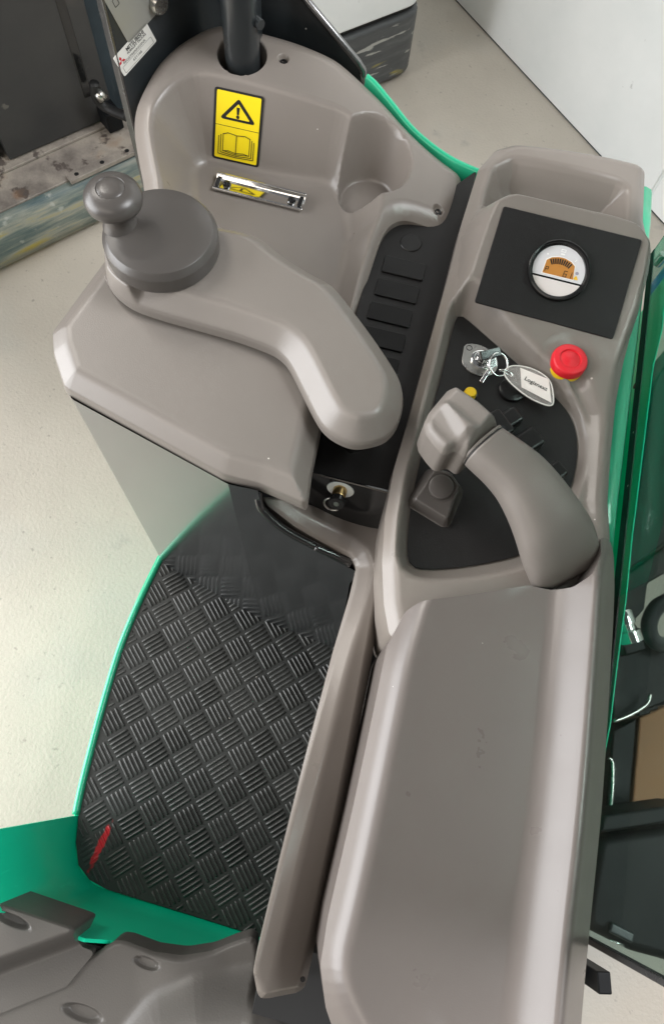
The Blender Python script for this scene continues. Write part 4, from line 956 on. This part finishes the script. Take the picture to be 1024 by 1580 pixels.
# ---- seat base mouldings
prism('rear_filler', [(.022, -.238), (.25, -.238), (.25, -.14), (.022, -.14)], .30, .60, 'rubber', truck, 0)
prism('seat_frame', [(-.42, -.60), (.24, -.60), (.24, -.240), (-.27, -.240), (-.42, -.236)], .30, .500, 'rubber', truck, 0)
zse = .52
def dimple(p, c, ang, a, b, dep):
    q = p - c; ca, sa_ = math.cos(ang), math.sin(ang); u, v = q @ np.array([ca, sa_]), q @ np.array([-sa_, ca])
    return dep * (1 - sstep(.65, 1.12, np.hypot(u / a, v / b)))
sb_px = [(-60, 1560), (28, 1543), (178, 1453), (192, 1455), (235, 1471), (280, 1477), (325, 1470), (362, 1455), (386, 1447), (396, 1455), (399, 1500), (402, 1520), (480, 1515), (620, 1560), (620, 1720), (-60, 1720)]
sb = rpoly(XY(sb_px, zse), [.01, .01, .01, .01, .03, .05, .05, .03, .008, .01, .01, .03, .03, .01, .01, .01]); sb_c = ccw(resample(sb, .008))
dm1, dm2 = at(225, 1488, zse)[:2], at(125, 1566, zse)[:2]
cush = rpoly(XY([(190, 1640, .56), (235, 1585, .56), (300, 1553, .56), (400, 1540, .56), (520, 1560, .56), (560, 1700, .56), (190, 1720, .56)]), .04); cush_c = ccw(resample(cush, .008))
cus2 = rpoly(XY([(375, 1640, .58), (378, 1585, .58), (395, 1572, .58), (470, 1588, .58), (560, 1630, .58), (560, 1720, .58), (375, 1720, .58)]), .02); cus2_c = ccw(resample(cus2, .008))
def oval(c, ang, a, b): return np.array([(c[0] + a * math.cos(t) * math.cos(ang) - b * math.sin(t) * math.sin(ang), c[1] + a * math.cos(t) * math.sin(ang) + b * math.sin(t) * math.cos(ang)) for t in np.linspace(0, 2 * math.pi, 40, endpoint=False)])
def h_seat(p):
    h = zse - .006 * sstep(.0, .06, np.hypot(*(p - at(280, 1500, zse)[:2]).T))
    h = h + .05 * sstep(.03, -.03, sdf(p, cush_c)) + .014 * sstep(.006, -.008, sdf(p, cus2_c))
    h = h - dimple(p, dm1, -.05, .016, .006, .006) - dimple(p, dm2, -.05, .024, .008, .008)
    return smin(h, zse - .010 - sdf(p, sb_c) * 2.2, .008)
molding('seat_base', sb, h_seat, 'seat_plastic', truck, [(cush, list(np.linspace(-.03, .03, 9))), (cus2, list(np.linspace(-.008, .008, 7))), (oval(dm1, -.05, .016, .006), [-.004, -.0028, -.0018, -.0009, 0, .001, .002]), (oval(dm2, -.05, .024, .008), [-.005, -.0035, -.0022, -.001, 0, .001, .002])], sp=.0045, zb=.46)
zbk = .57
sc_px = [(-60, 1374), (0, 1395), (108, 1432), (114, 1436), (118, 1450), (124, 1463), (145, 1471), (100, 1525), (-60, 1590)]
scv = rpoly(XY([(x, y, zbk if i < 4 else .525) for i, (x, y) in enumerate(sc_px)]), .005); scv_c = ccw(resample(scv, .006))
bk = rpoly(XY([(-80, 1366, zbk), (0, 1394, zbk), (109, 1431, zbk), (111, 1434, zbk), (0, 1475, zbk), (-80, 1505, zbk)]), .004); bk_c = ccw(resample(bk, .006))
dm3 = at(18, 1420, zbk)[:2]
def h_sc(p):
    h = .518 + (zbk - .518) * sstep(.024, .0, sdf(p, bk_c))
    h = h - dimple(p, dm3, -.12, .022, .0055, .012)
    return smin(h, zbk - .004 - sdf(p, scv_c) * 6, .004)
molding('seat_side_cover', scv, h_sc, 'seat_plastic', truck, [(bk, list(np.linspace(-.002, .026, 10))), (oval(dm3, -.12, .022, .0055), [-.0035, -.0026, -.0018, -.0009, 0, .001, .002])], edge=(0, .001, .002, .0035, .005), sp=.004, zb=.47)

# ---- right body side, shelf and clear screen
def sheet_along(name, pts, prof, mt, parent, caps=True):
    rings = [[(p[0] + dx, p[1], p[2] + dz) for dx, dz in prof] for p in pts]
    return loft(name, rings, mt, parent)
bsp = [at_x(*p) for p in ((997, 325, .272), (1003, 345, .272), (1000, 400, .272), (988, 470, .272), (975, 540, .272), (964, 600, .272), (954, 660, .272), (944, 760, .272), (940, 820, .272))]
ys = [.80, .75, .66, .56, .46, .36, .27]
xs_ = [.262, .264, .264, .263, .262, .261, .261]
bs = [(x, y, .803) for x, y in zip(xs_, ys)]
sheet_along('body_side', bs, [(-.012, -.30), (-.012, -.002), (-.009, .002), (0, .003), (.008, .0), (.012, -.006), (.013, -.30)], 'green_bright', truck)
_q = [at_x(*p, .334) for p in ((1024, 508), (1010, 566), (997, 672), (984, 779), (978, 826), (968, 928), (960, 986), (950, 1066), (944, 1119))]
wallstrip('side_panel', [(.334, .74)] + [(.334, q[1]) for q in _q] + [(.334, .02)], .40, [_q[0][2]] + [q[2] for q in _q] + [_q[-1][2] - .03], .002, 'green_paint', truck, 1)
prism('side_channel', [(.276, -.06), (.333, -.06), (.333, .74), (.276, .74)], .30, .45, 'rubber', truck, 0)
pane = box('clear_screen', (.288, .325, 1.06), (.005, .78, .54), 'screen_glass', truck, 0, .001, label='tall clear green tinted screen beside the armrest')
box('screen_channel', (.288, .325, .785), (.0055, .782, .016), 'mast_black', pane, 0, .001)
box('screen_edge', (.288, -.068, 1.06), (.008, .005, .54), 'steel_edge', pane, 0, .001)
slot = at_x(980, 594, .335)
lathe('shelf_slot', [(0, .0008), (.005, .0008), (.0055, 0)], frame(at_x(980, 594, .3335), (0, 1, 0), (-1, 0, 0)) @ Matrix.Diagonal((.8, 1.4, 1, 1)), 'rubber', truck, 16)

# mast and lift gear seen through the screen
mast = thing('lift_mast', 'black lift mast with chain and polished pin seen through the clear screen', 'mast', (.62, .3, 0))
def block(name, px, z1, z0, mt, parent, bev=.004): return prism(name, XY(px, z1), z0, z1, mt, parent, bev)
block('mast_rail', [(1090, 470), (1012, 590), (998, 680), (984, 782), (969, 884), (1090, 792)], .66, .05, 'mast_black', mast)
block('mast_rail', [(967, 889), (1090, 797), (1090, 850), (1003, 900), (998, 940), (960, 985)], .58, .05, 'mast_black', mast)
block('cross_member', [(957, 992), (1000, 985), (1090, 1000), (1090, 1062), (950, 1116), (945, 1060)], .50, .05, 'mast_black', mast)
block('cross_member', [(948, 1127), (986, 1107), (974, 1250), (938, 1255)], .42, .05, 'mast_black', mast)
tube('pipe', spline([at(1040, 925, .56), at(1016, 938, .55), at(1004, 965, .54), at(1012, 990, .53), at(1040, 1000, .52)], 6, False), .011, 'dark_steel', mast, 12)
pin = at(970, 968, .60)
lathe('polished_pin', [(0, .022), (.011, .022), (.013, .019), (.013, .004), (.010, .003), (.010, -.004), (.015, -.006), (.015, -.02), (0, -.02)], frame(pin, (0, 0, 1), (-.5, .8, .2)), 'chrome', mast, 24)
box('pin_plate', (pin[0] + .012, pin[1] - .012, .58), (.03, .035, .02), 'mast_black', mast, .5, .003)
tube('steel_rod', spline([at(1006, 1072, .52), at(1000, 1088, .52), at(975, 1104, .52), at(950, 1114, .52)], 5, False), .0026, 'zinc', mast, 8)
tube('steel_rod', spline([at(942, 1171, .46), at(948, 1180, .46), at(947, 1230, .46), at(940, 1290, .46)], 5, False), .0024, 'zinc', mast, 8)
for k in range(14):
    c = at(990 + k * 6, 1100 - k * 3.4 + (k % 2) * 2, .44)
    box('chain_link', (c[0], c[1], .44), (.012, .009, .014), 'mast_black', mast, .5, .002)
mc = thing('motor_cover', 'glossy black motor cover behind the clear screen beside the cardboard box', 'cover', (.5, .0, 0))
prism('housing', rpoly(XY([(928, 1292), (1090, 1268), (1090, 1500), (980, 1470), (905, 1432), (914, 1370)], .56), .02), .05, .56, 'mast_black', mc, .012)
block('film', [(936, 1258), (1090, 1236), (1090, 1262), (928, 1287)], .57, .45, 'mast_black', mc)
hd = at(962, 1440, .565); box('catch', (hd[0], hd[1], .564), (.030, .012, .008), 'dark_steel', mc, -.2, .003); tube('catch_wire', [at(945, 1452, .572), at(966, 1460, .572)], .0014, 'chrome', mc, 6)
cbx = tag(block('cardboard_box', [(989, 1108), (1120, 1050), (1120, 1240), (977, 1250)], .36, .0, 'cardboard', None), 'brown cardboard box on the floor behind the clear screen', 'box')
bl = at(1018, 455, .55)
hf_ = thing('hose_coupling', 'blue capped hydraulic hose coupling at the right edge beyond the green panel', 'hose', (bl[0], bl[1], .5))
lathe('cap', [(0, .05), (.018, .05), (.020, .046), (.020, .0), (.016, -.004)], frame(bl, (1, 0, 0), (.1, .2, 1)), 'blue_plastic', hf_, 12)
tube('hose', spline([bl, at(1006, 500, .5), at(998, 535, .45), at(990, 570, .40), at(985, 600, .35)], 6, False), .02, 'zinc', hf_, 14)
lathe('cap_screw', [(0, .02), (.008, .02), (.008, 0)], frame(at(1015, 408, .6), (1, 0, 0), (.2, .2, 1)), 'chrome', hf_, 12)
cw = thing('caster', 'small black caster wheel on the floor below the clear screen', 'wheel', (*at(905, 1507, .05)[:2], 0))
c = at(893, 1502, .10)
lathe('wheel', [(0, .014), (.03, .014), (.036, .009), (.036, -.009), (.03, -.014), (0, -.014)], frame((c[0], c[1], .037), (0, 1, 0), (1, .2, 0)), 'rubber', cw, 32)
c = at(923, 1511, .10)
box('fork', (c[0], c[1], .075), (.024, .034, .10), 'mast_black', cw, .2, .003)

# ---- keys hanging in the ignition lock
keys = thing('key_ring', 'bunch of keys on a split ring with a clear printed fob in the ignition', 'keys', (ip[0], ip[1], zk + .008))
k1 = at(750, 551, zk + .016)
box('key_head', None, (.010, .024, .004), 'gloss_black', keys, Mx=Matrix.Translation((k1[0] + .003, k1[1] + .004, zk + .018)) @ Matrix.Rotation(math.radians(-58), 4, 'Z') @ Matrix.Rotation(.5, 4, 'Y'), bevel=.001)
box('key_blade', None, (.005, .012, .0018), 'chrome', keys, Mx=Matrix.Translation((ip[0] + .004, ip[1] + .001, zk + .012)) @ Matrix.Rotation(math.radians(-58), 4, 'Z') @ Matrix.Rotation(.5, 4, 'X'), bevel=.0004)
k2 = at(758, 558, zk + .012)
box('spare_key_bow', None, (.011, .013, .002), 'chrome', keys, Mx=Matrix.Translation((k2[0], k2[1], zk + .012)) @ Matrix.Rotation(.4, 4, 'Z') @ Matrix.Rotation(.3, 4, 'X'), bevel=.001)
k3 = at(747, 582, zk + .006)
box('spare_key_blade', None, (.0045, .022, .0018), 'chrome', keys, Mx=Matrix.Translation((k3[0] + .001, k3[1] + .003, zk + .008)) @ Matrix.Rotation(-.35, 4, 'Z') @ Matrix.Rotation(.25, 4, 'X'), bevel=.0006)
rg = at(768, 563, zk + .014)
RM = frame((rg[0], rg[1], zk + .014), (1, 0, 0), (.35, -.15, 1))
tube('split_ring', [RM @ Vector((.0115 * math.cos(a), .0135 * math.sin(a), .0012 * a / 6)) for a in np.linspace(0, 4 * math.pi, 72)], .0008, 'chrome', keys, 8)
tube('chain_loop', spline([at(770, 571, zk + .016), at(778, 571, zk + .017), at(787, 575, zk + .014), at(790, 581, zk + .012), at(785, 579, zk + .011), at(776, 574, zk + .013)], 5), .0009, 'chrome', keys, 6, True)
fz = zk + .0115
fob_px = [(776, 575), (781, 568), (792, 564.5), (812, 567), (832, 575), (848, 588), (852, 605), (853, 622), (850, 627), (840, 626), (815, 615), (792, 597), (779, 583)]
fp = XY(fob_px, fz); fcn = fp.mean(0)
fob = prism('fob', chaikin(fp, 2), fz - .002, fz + .002, 'clear_acrylic', keys, .0012, 3, label='clear acrylic key fob')
ins = XY([(801, 569), (845, 587), (849, 623), (803, 599)], fz); ic = ins.mean(0)
ix = ins[1] - ins[0]; iM2 = frame((ic[0], ic[1], fz + .0021), (ix[0], ix[1], 0), (0, 0, 1))
il = [iM2.inverted() @ Vector((p[0], p[1], fz + .0021)) for p in ins]
xv = (il[1] + il[2]) / 2 - (il[0] + il[3]) / 2
items = [('base', [(p.x, p.y) for p in il], 0, 0), ('text', ('Logisnext', .0070, (0.0003, .0003), math.atan2(-.22, 1) * .45, dict(bold=.0001, sx=1.0)), 1, 1)]
tube('fob_glint', [(*q, fz + .0012) for q in chaikin(fp, 2)], .0008, 'white_label', fob, 6, True)  # white tube stands in for the highlight along the fob's clear edge
decal('fob_print', iM2, items, ['paper', 'ink'], fob, .0003)

# reflection of a red light, painted into the mat colour near its corner
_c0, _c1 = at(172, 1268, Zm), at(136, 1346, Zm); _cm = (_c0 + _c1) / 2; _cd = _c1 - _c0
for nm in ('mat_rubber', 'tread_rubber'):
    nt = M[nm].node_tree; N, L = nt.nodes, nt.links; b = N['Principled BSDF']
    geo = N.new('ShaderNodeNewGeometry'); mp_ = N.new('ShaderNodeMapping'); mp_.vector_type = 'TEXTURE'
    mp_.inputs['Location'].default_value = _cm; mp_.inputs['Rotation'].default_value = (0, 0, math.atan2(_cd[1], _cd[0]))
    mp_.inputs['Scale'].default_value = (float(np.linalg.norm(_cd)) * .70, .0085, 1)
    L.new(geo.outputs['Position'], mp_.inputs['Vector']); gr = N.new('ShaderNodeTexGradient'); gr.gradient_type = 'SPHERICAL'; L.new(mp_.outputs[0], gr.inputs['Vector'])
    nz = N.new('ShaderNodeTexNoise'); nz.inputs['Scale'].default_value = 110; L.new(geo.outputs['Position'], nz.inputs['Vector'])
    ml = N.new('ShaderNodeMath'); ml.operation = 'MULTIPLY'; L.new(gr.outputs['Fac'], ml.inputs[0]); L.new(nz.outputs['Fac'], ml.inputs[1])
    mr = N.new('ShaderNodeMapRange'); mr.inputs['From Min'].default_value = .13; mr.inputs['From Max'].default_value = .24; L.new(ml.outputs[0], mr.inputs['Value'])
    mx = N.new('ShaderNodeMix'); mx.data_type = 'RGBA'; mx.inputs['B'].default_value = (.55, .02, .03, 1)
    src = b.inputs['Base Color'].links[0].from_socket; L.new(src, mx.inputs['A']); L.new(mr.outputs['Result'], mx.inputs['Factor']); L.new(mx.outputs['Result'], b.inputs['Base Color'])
